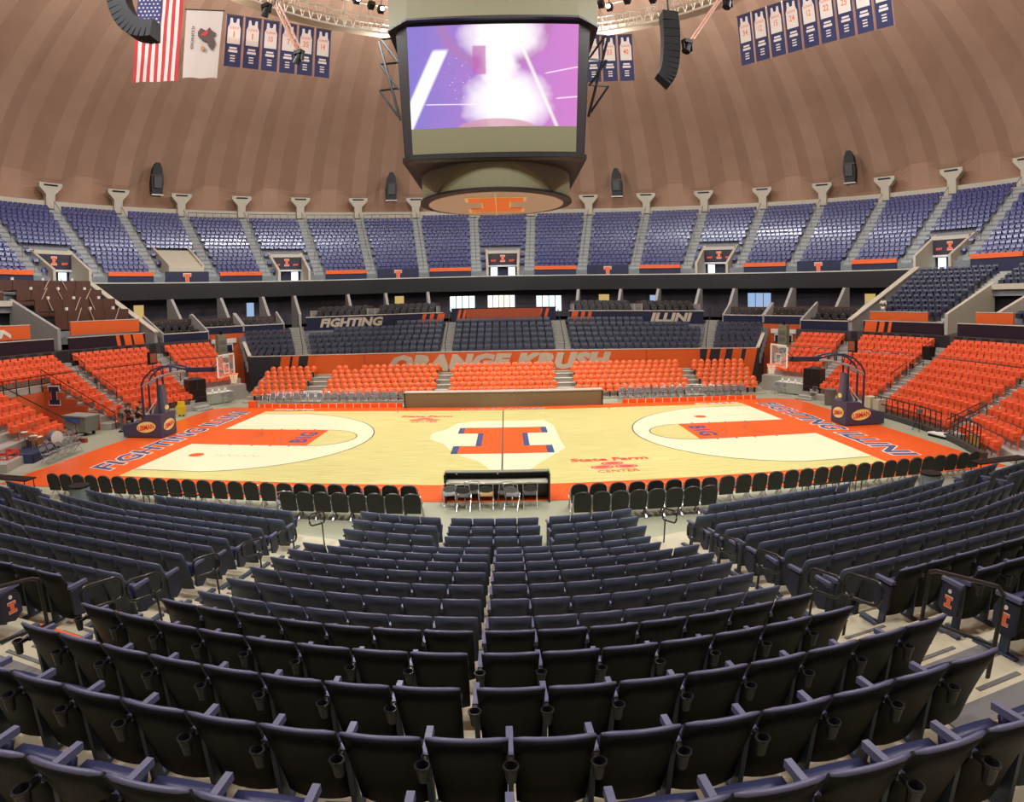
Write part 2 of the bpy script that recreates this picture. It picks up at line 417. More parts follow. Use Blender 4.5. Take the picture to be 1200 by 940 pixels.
# pale ring beam at the springing and its split-headed concrete brackets
struct('wall_ring', MB().arc(55.4, 57.9, 17.2, 19.3, -180, 180, 180), M_pale)
def bracket_mesh():
    mb = MB()
    P = [(-.45, 0), (.45, 0), (.5, 1.5), (1.25, 2.35), (1.25, 2.75), (-1.25, 2.75), (-1.25, 2.35), (-.5, 1.5)]
    T = Matrix.Translation((0, .5, 0)) @ Matrix.Rotation(PI / 2, 4, 'X')
    mb.prism(P, 0, .9, T=T)
    return mb.mesh('roof_bracket', M_pale)
bm_ = bracket_mesh()
slot_me = MB().box((0, -.42, 2.5), (1.5, .06, .18)).mesh('slot', M_dark)
for k in range(-9, 9):
    az = (k + .5) * STEP
    if abs(az) > 70: continue
    side = 'left' if az < 0 else 'right'
    nth = int(abs(az) / STEP) + 1
    o = put('roof_bracket', bm_, None, pol(az, 55.3, 18.4), -rad(az), 'pale concrete Y-shaped roof bracket, %s to the %s of the scoreboard axis' % (ORD[nth], side), 'bracket', 'roof brackets above the upper seats')
    put('slot', slot_me, o)

# ------------------------------------------------------------------ upper deck
UR = [42.0 + .79 * j for j in range(16)]
UZ = [10.05 + .513 * j for j in range(16)]           # tread heights
M_deck = mat('deck_concrete', (.22, .23, .24), .85, noise=.12, nscale=1)
VOM = (0, -4, 4, -8, 8)
def deck_profile(j0):
    pr = [(41.2, 8.2), (41.2, 10.05)] if j0 == 0 else [(UR[j0] - .45, 8.2)]
    for R, z in list(zip(UR, UZ))[j0:]: pr += [(R - .45, z), (R + .34, z)]
    return pr + [(55.6, UZ[-1]), (55.6, 8.2)]
ut = put('floor_upper_terrace', None, kind='structure', label='stepped concrete floor of the upper deck')
edges = [-80.0]
for k in sorted(VOM + (-6,)): edges += [k * STEP - 2.3, k * STEP + 2.3]
edges.append(80.0)
for i in range(len(edges) - 1):
    MB().prof(deck_profile(0 if i % 2 == 0 else 6), edges[i], edges[i + 1], max(2, int((edges[i + 1] - edges[i]) / 1.8))).obj('terrace_segment', M_deck, ut)
MB().prof(deck_profile(0), 80, 280, 90).obj('terrace_segment', M_deck, ut)
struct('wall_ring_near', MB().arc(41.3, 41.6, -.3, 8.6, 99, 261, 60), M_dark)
struct('floor_upper_walkway', MB().arc(39.9, 41.3, 8.3, 8.62, -80, 80, 90), M_deck)
M_fascia = mat('black_fascia', (.010, .009, .009), .5)
fas = struct('wall_fascia', MB().arc(39.7, 40.0, 7.82, 9.32, -62.5, 62.5, 80), M_fascia, label='black ring fascia below the upper deck')
struct('trim_fascia_cap', MB().arc(39.65, 40.05, 9.32, 9.42, -62.5, 62.5, 80), mat('pale_cap', (.60, .58, .50), .5), fas)
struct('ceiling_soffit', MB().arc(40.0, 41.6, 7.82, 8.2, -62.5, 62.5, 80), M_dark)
M_rglass = glassmat('rail_glass', (.35, .42, .42), .22)
# front wall panels by section
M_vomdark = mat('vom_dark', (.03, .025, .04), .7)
M_iface = mat('emblem_red_orange', (.85, .16, .05), .5)
def face_in(az, R, z):          # frame on a wall at (az,R) facing the centre: x to the viewer's right, y up, z toward the centre
    return Matrix.Translation(pol(az, R, z)) @ Matrix.Rotation(-rad(az), 4, 'Z') @ Matrix.Rotation(PI / 2, 4, 'X')
def seg_panel(name, R, th, z0, z1, a0, a1, m, parent=None, n=4, **kw):
    return MB().arc(R, R + th, z0, z1, a0, a1, n).obj(name, m, parent, **kw)
halfU = STEP / 2 - math.degrees(.60 / 41)
M_winlit = emis('daylit_doors', (.70, .86, 1.0), 1.6)
def side_word(k): return 'at the centre' if k == 0 else '%s section %s of centre' % (ORD[abs(k)], 'left' if k < 0 else 'right')
for k in range(-9, 10):
    c = k * STEP; a0, a1 = c - halfU, c + halfU
    if k % 2:
        o = seg_panel('front_panel', 41.12, .08, 8.62, 10.5, a0, a1, M_navy, label='navy parapet with orange top band, upper deck, ' + side_word(k), cat='panel', group='parapet panels of the upper deck')
        seg_panel('orange_band', 41.02, .10, 10.1, 10.5, a0, a1, M_orange, o)
    elif k not in VOM:
        o = seg_panel('front_panel', 41.12, .08, 8.62, 10.55, a0, a1, M_navy, label='navy parapet panel with an orange I emblem, ' + side_word(k), cat='panel', group='parapet panels of the upper deck')
        e = emblem_I('emblem', .75, 1.15, face_in(c, 41.10, 9.75), o, M_iface, M_white, t=.02)
    else:
        v = thing('entry_portal', 'upper deck entry portal with lit glass doors, ' + side_word(k), 'portal', group='entry portals of the upper deck')
        for s in (-1, 1):
            A = c + s * 2.35
            p = [pol(A - .18, 40.9, 8.5), pol(A + .18, 40.9, 8.5), pol(A + .18, 46.0, 8.5), pol(A - .18, 46.0, 8.5)]
            q = [pol(A - .18, 40.9, 10.6), pol(A + .18, 40.9, 10.6), pol(A + .18, 46.0, 12.95), pol(A - .18, 46.0, 12.95)]
            MB().hull8(p, q).obj('side_wall', M_pale, v)
        MB().arc(44.9, 46.0, 12.35, 12.7, c - 2.35, c + 2.35, 3).obj('header_cap', M_pale, v)
        h = MB().arc(44.9, 45.1, 10.95, 12.35, c - 2.2, c + 2.2, 3).obj('header_sign', M_vomdark, v)
        emblem_I('emblem', .5, .72, face_in(c, 44.88, 11.75), h, M_iface, M_white, t=.02)
        for s in (-1, 1):
            put_text('EXIT', .6, .2, face_in(c + s * 1.35, 44.87, 11.5), emis('exit_red', (1, .12, .05), 1.2), h, name='exit_sign')
        MB().arc(44.8, 45.1, 10.78, 10.95, c - 2.2, c + 2.2, 3).obj('light_strip', mat('white_trim', (.75, .75, .72), .5), v)
        for s in (-1, 0, 1):
            MB().arc(45.4, 45.45, 8.7, 10.75, c + s * 1.3 - .5, c + s * 1.3 + .5, 2).obj('glass_door', M_winlit if s else mat('dim_glass', (.03, .04, .07), .2), v)
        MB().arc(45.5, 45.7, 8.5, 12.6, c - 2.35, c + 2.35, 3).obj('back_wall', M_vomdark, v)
        MB().arc(41, 45.5, 8.45, 8.6, c - 2.35, c + 2.35, 3).obj('landing', M_step, v)
# cream cover over one closed portal
cv = thing('closed_portal_cover', 'cream boarded-over portal slope in the sixth upper section left of centre', 'cover')
c = -6 * STEP
MB().hull8([pol(c - 2.4, 41.3, 9.9), pol(c + 2.4, 41.3, 9.9), pol(c + 2.2, 46.2, 9.9), pol(c - 2.2, 46.2, 9.9)], [pol(c - 2.4, 41.3, 11.0), pol(c + 2.4, 41.3, 11.0), pol(c + 2.2, 46.2, 13.2), pol(c - 2.2, 46.2, 13.2)]).obj('cover_slope', M_pale, cv)
for s in (-1, 1):
    A = c + s * 2.45
    MB().hull8([pol(A - .15, 41.25, 9.5), pol(A + .15, 41.25, 9.5), pol(A + .15, 46.4, 9.5), pol(A - .15, 46.4, 9.5)], [pol(A - .15, 41.25, 11.2), pol(A + .15, 41.25, 11.2), pol(A + .15, 46.4, 13.5), pol(A - .15, 46.4, 13.5)]).obj('side_wall', M_pale, cv)

# aisles of the upper deck: two-lane stairs with a middle rail
def stair_radial(name, az, w, R0, z0, n, dR, dz, label, m=None, rail=True, solid=True, half=True):
    o = thing(name, label, 'stairs', pol(az, 0, 0), -rad(az)); o['kind'] = 'structure'; del o['category']
    mb = MB()
    st = 2 if half else 1
    for j in range(n):
        for h in range(st):
            y = R0 + dR * (j + h / st); z = z0 + dz * (j + h / st) + .03
            mb.box((0, y + dR / st / 2, z - .15), (w, dR / st, .34))
    mb.obj('flight', m or M_step, o)
    if rail:
        t = MB(); pts = []
        y0, y1 = R0 + .5, R0 + dR * n - .4
        zz = lambda y: z0 + (y - R0) / dR * dz
        t.tube([(0, y0, zz(y0)), (0, y0, zz(y0) + .95), (0, y1, zz(y1) + .95), (0, y1, zz(y1))], .035, 5)
        for q in range(1, 5):
            y = y0 + (y1 - y0) * q / 5; t.tube([(0, y, zz(y)), (0, y, zz(y) + .95)], .03, 5)
        t.obj('handrail', mat('grey_rail', (.16, .17, .17), .4), o)
    return o
for k in range(-10, 10):
    az = (k + .5) * STEP
    if abs(az) > 80: continue
    s = 'left' if az < 0 else 'right'
    stair_radial('aisle_stair', az, 1.05, 41.55, 10.05, 16, .79, .513, 'grey upper deck aisle, %s %s of centre' % (ORD[int(abs(az) / STEP) + 1], s), m=mat('upper_stair', (.36, .38, .36), .8))
    g = MB().arc(41.1, 41.16, 8.62, 10.4, az - .78, az + .78, 2).obj('glass_guard', M_rglass, label='glass guard panel at the foot of the %s aisle %s of centre' % (ORD[int(abs(az) / STEP) + 1], s), cat='guard panel', group='glass guards at upper aisle feet')

def upper_seat():
    mb = MB()
    w = .235
    # back
    b = [(-w, .10, .36), (w, .10, .36), (w, .15, .36), (-w, .15, .36)]; t = [(-w * .92, .20, .82), (w * .92, .20, .82), (w * .92, .25, .80), (-w * .92, .25, .80)]
    mb.hull8(b, t)
    # tipped seat pan
    b = [(-w * .9, -.14, .40), (w * .9, -.14, .40), (w * .9, .06, .37), (-w * .9, .06, .37)]; t = [(-w * .86, -.10, .62), (w * .86, -.10, .62), (w * .86, .10, .64), (-w * .86, .10, .64)]
    mb.hull8(b, t, 1)
    mb.box((w + .02, -.02, .52), (.035, .34, .04)); mb.box((w + .02, .08, .26), (.03, .06, .52))
    return mb.mesh('upper_deck_seat', [mat('upper_navy_plastic', (.018, .022, .140), .36, spec=.4), mat('upper_navy_gloss', (.022, .027, .155), .30, spec=.6, coat=.28)])
us = upper_seat()
allu = []
for k in range(-9, 10):
    for j in range(16):
        R = UR[j]; wdt = rad(STEP) * R - 1.2; n = int(wdt / .53)
        for i in range(n):
            s = (i - (n - 1) / 2) * (wdt / n) * .97 + (.12 if j % 2 else -.12); az = k * STEP + math.degrees(s / R)
            if k in VOM and R < 46.3 and abs(math.degrees(s / R)) < 2.85: continue
            if k == -6 and R < 46.5 and abs(math.degrees(s / R)) < 2.9: continue
            if k in (-5, -4, -3, -2) and j == 15: continue
            p = pol(az, R, UZ[j])
            if not seen(p, 220, 40): continue
            # hidden by the end-zone stands is left to the render; keep
            allu.append((p[0], p[1], p[2], -rad(az), k, j, i, n))
allu.sort(key=lambda t: (not seen(t, 5, 5), dist_cam(t)))
for x, y, z, rz, k, j, i, n in allu[:300]:
    put('upper_deck_seat', us, None, (x, y, z), rz, 'navy upper deck seat, %s row above parapet, %s from aisle, %s' % (ORD[j + 1], ORD[i + 1], side_word(k).replace(' of centre', '')), 'seat', 'upper deck seats')
merged('upper_deck_seating', us, [t[:4] for t in allu[300:]], 'hundreds of navy tip-up seats filling the upper deck sections', 'seating')
# press rail at the back of four left sections
for k in (-5, -4, -3, -2):
    t = MB(); c = k * STEP; pr = lambda a, z: pol(a, 54.3, z)
    for z in (18.2, 18.75): t.tube([pr(c - 3.3 + 6.6 * i / 6, z) for i in range(7)], .05, 5)
    for i in range(7): t.tube([pr(c - 3.3 + 6.6 * i / 6, UZ[15]), pr(c - 3.3 + 6.6 * i / 6, 18.75)], .04, 5)
    t.obj('press_rail', mat('grey_rail', (.16, .17, .17), .4), label='grey guard rail behind the top row, ' + side_word(k), cat='railing', group='rails behind the top rows')
# loudspeaker racks on the dome foot
for az, nm in ((-47.8, 'far left'), (-15.6, 'just left of the scoreboard'), (16.2, 'just right of the scoreboard'), (48.3, 'far right')):
    o = thing('dome_loudspeaker', 'black loudspeaker rack high on the dome foot, ' + nm, 'loudspeaker', pol(az, 54.4, 20.6), -rad(az), 'loudspeakers on the dome foot')
    MB().prism([(-.6, 0), (.6, 0), (.75, 1.6), (.55, 3.2), (.25, 3.9), (-.25, 3.9), (-.55, 3.2), (-.75, 1.6)], -.5, .5, T=Matrix.Rotation(PI / 2, 4, 'X')).obj('cabinet', M_black, o)
    MB().box((0, -.62, 1.5), (.9, .2, 1.4)).obj('horn', mat('speaker_grey', (.04, .04, .04), .6), o)
    MB().tube([(-.7, -.6, 0), (.7, -.6, 0)], .08, 6).obj('lamp_bar', M_white, o)
    MB().tube([(-.8, -.55, 2.3), (.8, -.55, 2.3)], .06, 6).obj('cross_bar', M_chrome, o)
    MB().tube([(-.7, -.6, 0), (-.7, 1.6, 0)], .05, 6).obj('mount_arm', M_chrome, o); MB().tube([(.7, -.6, 0), (.7, 1.6, 0)], .05, 6).obj('mount_arm', M_chrome, o)
# ------------------------------------------------------------------ near lower bowl: terraces, aisles, seats
def polN(a, r, z=0.0):                       # azimuth measured from the near side (-y), positive to +x
    return (r * math.sin(rad(a)), -r * math.cos(rad(a)), z)
ROWS = {}
_zt = dict(zip('ABCDEFGHIJKLMN', [3.16, 2.96, 2.76, 2.52, 2.24, 2.06, 1.88, 1.71, 1.53, 1.34, 1.15, .99, .92, .84]))
for i, k in enumerate('ABCDEFGHIJKLMN'):
    ROWS[k] = (23.9 - .8 * i - (.2 if i > 10 else 0) - .15, _zt[k] - .84)
ROWS['Z'] = (24.7 - .15, 3.36 - .84)
ORDER = 'NMLKJIHGFEDCBAZ'
X_ARC, X_BEND, SL1, SL2 = 4.5, 9.2, math.tan(rad(9.8)), math.tan(rad(18.2))
def row_point(R, x):                        # rows: an arc in the middle, straight canted wings, a second bend further out
    a = abs(x)
    if a <= X_ARC: return (x, -math.sqrt(R * R - x * x), math.asin(x / R))
    y = -math.sqrt(R * R - X_ARC ** 2) + SL1 * (min(a, X_BEND) - X_ARC); rz = rad(9.8)
    if a > X_BEND: y += SL2 * (a - X_BEND); rz = rad(18.2)
    return (x, y, math.copysign(rz, x))
def tread_mesh(mb, r0, r1, z0, z1, xm=18.0):
    xs_ = sorted(set([-xm, -X_BEND, X_BEND, xm] + [(-X_ARC + X_ARC * 2 * i / 16) for i in range(17)]))
    q = [row_point(r0, x)[:2] for x in xs_] + [row_point(r1, x)[:2] for x in xs_][::-1]
    n = len(xs_)
    vs = [(a, b, z0) for a, b in q] + [(a, b, z1) for a, b in q]; m = 2 * n; fs = []
    for i in range(n - 1):
        fs.append((m + i, m + i + 1, m + m - 2 - i, m + m - 1 - i)); fs.append((i + 1, i, m - 1 - i, m - 2 - i))
    for i in range(m): fs.append((i, (i + 1) % m, m + (i + 1) % m, m + i))
    return mb.add(vs, fs)
terr = put('floor_near_terrace', None, kind='structure', label='pale concrete terrace under the near seats')
for k in ORDER:
    R, z = ROWS[k]
    if z < .03: continue
    r1 = R + .42 if k != 'Z' else 25.3
    tread_mesh(MB(), R - .40, r1, -.1 if z < 1 else z - .5, z, max(X_BEND + .1, min(18, X_BEND + (-12.2 - row_point(R - .4, X_BEND)[1]) / SL2))).obj('tread', M_conc, terr)
# the tier the photographer stands on, behind the last visible row
tread_mesh(MB(), 25.3, 30, 2.4, 2.75).obj('tread', M_conc, terr)

def edgeL(R): return -(3.11 + .088 * (R - 13.15)) - .30
def edgeR(R): return (2.86 + .082 * (R - 13.15)) + .30
XL, XR = -4.90, 4.36                           # aisle edges of the side blocks
def side_edge(k, side):                        # the aisles widen toward the top rows
    return (XL if side < 0 else XR) + side * (.85 if k in 'ZABC' else .45 if k == 'D' else 0)
# half-steps and grip strips in the two aisles
for side, lab in ((-1, 'left'), (1, 'right')):
    st = put('floor_aisle_%s' % lab, None, kind='structure', label='stepped aisle with grip strips on the %s of the centre block' % lab)
    for k in ORDER:
        R, z = ROWS[k]
        x0, x1 = (side_edge(k, side), edgeL(R)) if side < 0 else (edgeR(R), side_edge(k, side))
        xm, w = (x0 + x1) / 2, abs(x1 - x0) - .02
        y = -math.sqrt(max(0, R * R - xm * xm))
        ang = math.atan2(xm, -y)
        nz = {'N': .08}.get(k, None)
        if z > .2:
            dz = {'D': .14, 'C': .12}.get(k, .095)
            ca, sa = math.cos(ang), math.sin(ang)
            at = lambda d: (xm - d * sa, y + d * ca)
            q = at(.55); MB().box((q[0], q[1], z - dz - .05), (w, .30, .10), rz=ang).obj('half_step', M_conc, st)
            q = at(.33); MB().box((q[0], q[1], z + .004), (w * .5, .05, .008), rz=ang).obj('grip_strip', M_grip, st)
            q = at(.63); MB().box((q[0], q[1], z - dz + .004), (w * .5, .05, .008), rz=ang).obj('grip_strip', M_grip, st)
    # painted warning strips and grey landing where the aisle meets the cross walk
    R, z = ROWS['C']
    xm = (side_edge('C', side) + edgeL(R)) / 2 if side < 0 else (side_edge('C', side) + edgeR(R)) / 2
    for d in (0.0, .16):
        y = -math.sqrt((R - .30 + d * 2.3) ** 2 - xm * xm)
        MB().box((xm, y, z + .005 + d * .1), (1.5, .07, .01), rz=math.atan2(xm, -y)).obj('orange_strip', M_orange, st)
    for kk in 'BA':
        R, z = ROWS[kk]
        y = -math.sqrt(R * R - xm * xm)
        MB().box((xm, y - .02, z + .006), (1.7, .5, .012), rz=math.atan2(xm, -y)).obj('grey_landing', mat('landing_grey', (.17, .17, .17), .8), st)

# --- seat prototype (local: faces -y, origin on the tread under the back)
def lofted_back(w0, w1, z0, z1, y0, y1, th, bow, nx=6, nz=4):
    vs = []; fs = []
    for side in (0, 1):
        for j in range(nz + 1):
            t = j / nz; z = z0 + (z1 - z0) * t; w = w0 + (w1 - w0) * t; y = y0 + (y1 - y0) * t ** 1.25
            for i in range(nx + 1):
                u = 2 * i / nx - 1
                vs.append((u * w / 2, y - bow * u * u + (th if side else 0) * (1 - .35 * abs(u) ** 3), z - (.012 * u * u if j == nz else 0)))
    N = (nx + 1) * (nz + 1)
    idx = lambda s, j, i: s * N + j * (nx + 1) + i
    for s in (0, 1):
        for j in range(nz):
            for i in range(nx):
                f = (idx(s, j, i), idx(s, j, i + 1), idx(s, j + 1, i + 1), idx(s, j + 1, i)); fs.append(f if s == 0 else f[::-1])
    for i in range(nx):
        fs.append((idx(0, 0, i + 1), idx(0, 0, i), idx(1, 0, i), idx(1, 0, i + 1))); fs.append((idx(0, nz, i), idx(0, nz, i + 1), idx(1, nz, i + 1), idx(1, nz, i)))
    for j in range(nz):
        fs.append((idx(0, j, 0), idx(0, j + 1, 0), idx(1, j + 1, 0), idx(1, j, 0))); fs.append((idx(0, j + 1, nx), idx(0, j, nx), idx(1, j, nx), idx(1, j + 1, nx)))
    return vs, fs
def seat_meshes(mback, tag):
    d = {}
    v, f = lofted_back(.45, .488, .13, .83, -.04, .15, .05, .035)
    d['backrest'] = MB().add(v, f).mesh('backrest_' + tag, mback, True)
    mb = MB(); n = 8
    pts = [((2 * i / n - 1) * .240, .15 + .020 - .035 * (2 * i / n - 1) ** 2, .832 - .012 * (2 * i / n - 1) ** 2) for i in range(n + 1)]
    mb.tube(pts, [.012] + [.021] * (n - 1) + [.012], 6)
    d['top_rim'] = mb.mesh('top_rim_' + tag, M_rim_sheen, True)
    mb = MB()
    v, f = lofted_back(.42, .44, .34, .555, -.14, -.19, .10, .0, 4, 3); mb.add(v, f)
    d['seat_pan'] = mb.mesh('seat_pan_' + tag, M_navyseat, True)
    d['armrest'] = MB().hull8([(.235, -.20, .60), (.285, -.20, .60), (.285, .10, .62), (.235, .10, .62)], [(.238, -.21, .645), (.282, -.21, .645), (.282, .10, .665), (.238, .10, .665)]).mesh('armrest_' + tag, M_rim_sheen)
    mb = MB(); n = 12; vs = []; fs = []
    for z, r in ((.55, .031), (.65, .042), (.665, .050), (.678, .050), (.678, .039), (.58, .030)):
        vs += [(.26 + r * math.cos(2 * PI * i / n),   .205 + r * math.sin(2 * PI * i / n), z) for i in range(n)]
    for q in range(5):
        for i in range(n): fs.append((q * n + i, q * n + (i + 1) % n, (q + 1) * n + (i + 1) % n, (q + 1) * n + i))
    fs += [tuple(range(n)), tuple(5 * n + i for i in range(n))]
    mb.add(vs, fs); mb.box((.26, .12, .645), (.028, .10, .03))
    d['cup_holder'] = mb.mesh('cup_holder_' + tag, mat('cup_holder_black', (.026, .026, .030), .35))
    mb = MB(); mb.box((.26, -.02, .31), (.035, .10, .62)); mb.box((.26, .0, .02), (.05, .30, .04))
    d['stanchion'] = mb.mesh('stanchion_' + tag, M_slate)
    return d
SM_dark = seat_meshes(M_black, 'dark'); SM_slate = seat_meshes(M_slate, 'slate')
def join_meshes(name, ms):
    mb = MB(); mats = []; me = bpy.data.meshes.new(name); bm = bmesh.new()
    for m in ms:
        k = len(bm.faces); bm.from_mesh(m); bm.faces.ensure_lookup_table()
        mm = m.materials[0]
        if mm not in mats: mats.append(mm)
        for f in bm.faces[k:]: f.material_index = mats.index(mm)
    bm.to_mesh(me); bm.free()
    for m in mats: me.materials.append(m)
    return me
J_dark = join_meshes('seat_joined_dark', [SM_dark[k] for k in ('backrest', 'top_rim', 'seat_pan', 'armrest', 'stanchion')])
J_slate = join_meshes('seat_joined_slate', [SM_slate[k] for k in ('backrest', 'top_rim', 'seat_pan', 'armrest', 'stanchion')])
near = []          # (x, y, z, rz, row, block, index-from, cup)
P = .51
def addseat(row, s, block, idx):
    R, z = ROWS[row]
    x, y, a = row_point(R, s); p = (x, y, z)
    if y > -12.35: return
    if not seen((p[0], p[1], p[2] + .7), 330, 130): return
    near.append((p[0], p[1], p[2], PI + a, row, block, idx))
for k in ORDER:
    R, z = ROWS[k]
    eL, eR = edgeL(R) - .02, edgeR(R) + .02
    if k in 'LMN':
        for g, base in ((0, -2.38), (1, -.12), (2, 2.14)):
            for i in range(4): addseat(k, base + (i - 1.5) * P, 'centre', g * 4 + i)
    elif k in 'AZ':
        i0 = int((-.06 - eL - .26) / P)
        q = 0
        for i in range(-i0, 30):
            s = -.06 + P * i
            if s > eR - .2: break
            addseat(k, s, 'centre', q); q += 1
    else:
        l = []
        s = -.10 - .30
        while s > eL + .2: l.append(s); s -= P
        l = l[::-1]; s = -.10 + .30
        while s < eR - .2: l.append(s); s += P
        for q, s in enumerate(l): addseat(k, s, 'centre', q)
    # side blocks with a second aisle
    for side in (-1, 1):
        x = abs(side_edge(k, side)) + .28 + (0 if k in 'BDFHJLN' else .12); q = 0
        while x < 19:
            if not (11.9 < x < 13.1 or (k == 'N' and x < 7.2) or (k == 'M' and x < 4.9)):
                addseat(k, side * x, ('left' if side < 0 else 'right') + (' outer' if x > 12 else ''), q); q += 1
            x += P * (.985 if x < X_BEND else .95)
near.sort(key=lambda t: (not seen((t[0], t[1], t[2] + .7), 20, 25), dist_cam((t[0], t[1], t[2] + .7))))
protos = {}
def proto(dark):
    d = SM_dark if dark else SM_slate
    o = bpy.data.objects.new('arena_seat', None)
    return d
for x, y, z, rz, row, block, q in near[:300]:
    dark = row in 'ZABCD'
    d = SM_dark if dark else SM_slate
    rn = ORDER[::-1].index(row) + 1
    lab = '%s arena seat, %s row from camera, %s along the %s block' % ('black-backed' if dark else 'slate-backed', ORD[rn], ORD[q + 1], block)
    
    o = thing('arena_seat', lab, 'seat', (x, y, z), rz, 'arena seats in the near stands')
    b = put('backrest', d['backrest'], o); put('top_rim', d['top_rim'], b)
    put('seat_pan', d['seat_pan'], o); put('armrest', d['armrest'], o); put('stanchion', d['stanchion'], o)
    if row in 'ZABC': put('cup_holder', d['cup_holder'], o)
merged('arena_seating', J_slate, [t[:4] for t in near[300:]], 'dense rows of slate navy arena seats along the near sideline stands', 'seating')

# end-of-row aisle panels of the side blocks
M_endp = mat('navy_end_panel', (.016, .020, .045), .45)
def end_panel_me():
    mb = MB(); mb.prism([(-.22, .05), (.10, .05), (.20, .70), (-.26, .66), (-.30, .5)], -.02, .02, T=Matrix.Rotation(PI / 2, 4, 'X') @ Matrix.Identity(4))
    return mb
ep = MB().prism([(-.18, .30), (-.06, .22), (.08, .26), (.08, .58), (-.14, .60), (-.19, .50)], -.02, .02, T=Matrix(((0, 0, 1, 0), (1, 0, 0, 0), (0, 1, 0, 0), (0, 0, 0, 1)))).mesh('end_panel', M_endp)
arm_me = MB().box((0, -.05, .64), (.05, .30, .04)).mesh('end_armrest', M_rim_sheen)
base_me = MB().box((0, -.1, .02), (.09, .5, .04)).mesh('end_base', M_slate)
for side in (-1, 1):
    for k in 'ZABCDEFGHIJKL':
        R, z = ROWS[k]; x0 = side_edge(k, side)
        x_, y_, a = row_point(R, x0); p = (x_, y_, z)
        if not seen((p[0], p[1], p[2] + .5), 20, 20): continue
        o = thing('row_end_panel', 'navy row-end panel on the %s aisle, %s row from camera' % ('left' if side < 0 else 'right', ORD[ORDER[::-1].index(k) + 1]), 'end panel', p, PI + a, 'row-end panels on the aisles')
        put('panel', ep, o); put('armrest', arm_me, o); put('foot', base_me, o)
        if k in 'ZABC':
            # emblem on the aisle face (aisle lies toward the centre block)
            sx = -side * -1
            M = Matrix.Translation(((-.022 if side < 0 else .022), -.05, .40)) @ (Matrix.Rotation(-PI / 2 if side < 0 else PI / 2, 4, 'Z')) @ Matrix.Rotation(PI / 2, 4, 'X')
            emblem_I('emblem', .10, .13, M, o, M_iface, M_white, t=.004)
            b = MB().cyl((0, 0, 0), .025, .006, 12).obj('round_badge', M_white, o); b.matrix_local = Matrix.Translation((0, 0, .13)) @ M

# handrails in the aisles
def loop_rail(x, y, z, rz, label, h=.86, big=False):
    o = thing('aisle_handrail', label, 'handrail', (x, y, z), rz, 'black aisle handrails')
    if not big:
        MB().tube([(0, 0, 0), (0, 0, h * .62), (0, .05, h * .72)], .02, 8).obj('post', M_metal, o)
        w = .62; c = .11; pts = []
        y0, y1, z0, z1 = -.12, .50, h * .66, h
        for (cx, cz, a0) in ((y1 - c, z1 - c, 0), (y0 + c, z1 - c, 90), (y0 + c, z0 + c, 180), (y1 - c, z0 + c, 270)):
            for t in range(5):
                an = rad(a0 + 90 * t / 4); pts.append((0, cx + c * math.cos(an), cz + c * math.sin(an) + .16 * (cx + c * math.cos(an))))
        MB().tube(pts, .022, 8, closed=True).obj('grab_loop', M_metal, o, True)
    else:
        MB().tube([(0, 0, 0), (0, 0, h)], .022, 8).obj('post', M_metal, o); MB().tube([(0, .85, .05), (0, .85, h + .12)], .022, 8).obj('post', M_metal, o)
        MB().tube([(0, -.0, h), (0, .08, h + .04), (0, .78, h + .16), (0, .85, h + .10)], .022, 8).obj('top_rail', M_metal, o); MB().tube([(0, 0, h * .5), (0, .85, h * .5 + .12)], .018, 8).obj('mid_rail', M_metal, o)
    return o
for side, lab in ((-1, 'left'), (1, 'right')):
    for q, k in enumerate('MKIGED'):
        R, z = ROWS[k]
        x = (XL + edgeL(R)) / 2 - .1 if side < 0 else (XR + edgeR(R)) / 2 + .1
        y = -math.sqrt(R * R - x * x)
        loop_rail(x, y, z, PI + math.atan2(x, -y), 'black looped handrail on the %s aisle, %s up from the court' % (lab, ORD[q + 1]))
    R, z = ROWS['C']; x = -4.75 if side < 0 else 4.45; y = -math.sqrt((R + .25) ** 2 - x * x)
    loop_rail(x, y, z, PI + math.atan2(x, -y), 'tall black two-bar handrail at the top of the %s aisle' % lab, 1.05, True)

# ------------------------------------------------------------------ padded courtside chairs (black) on the near sideline
M_pad = mat('black_vinyl', (.018, .019, .015), .45, noise=.15, nscale=30)
M_greyseat = mat('grey_chair_seat', (.20, .20, .18), .5)
def pad_outline(w, h, top):
    P_ = [(-w / 2 * .92, 0), (w / 2 * .92, 0), (w / 2, h * .55)]
    for i in range(9): a = rad(i * 180 / 8); P_.append((w / 2 * .96 * math.cos(a), h * .72 + h * .28 * math.sin(a) ** .7))
    P_.append((-w / 2, h * .55)); return P_
T_back = Matrix.Translation((0, .20, .27)) @ Matrix.Rotation(rad(-10), 4, 'X') @ Matrix.Rotation(PI / 2, 4, 'X')
cc = {}
cc['backrest'] = MB().prism(pad_outline(.47, .60, 0), -.03, .03, T=T_back).mesh('courtside_backrest', M_pad)
mb = MB(); e = [(.205 * math.cos(2 * PI * i / 16), .47 + .125 * math.sin(2 * PI * i / 16)) for i in range(16)]
mb.prism(e, .0, .045, T=T_back); mb.prism(e, -.045, .0, T=T_back); cc['back_cushion'] = mb.mesh('back_cushion', M_pad)
cc['seat'] = MB().hull8([(-.22, -.24, .42), (.22, -.24, .42), (.21, .2, .40), (-.21, .2, .40)], [(-.21, -.25, .48), (.21, -.25, .48), (.20, .2, .46), (-.20, .2, .46)]).mesh('courtside_seat', M_greyseat)
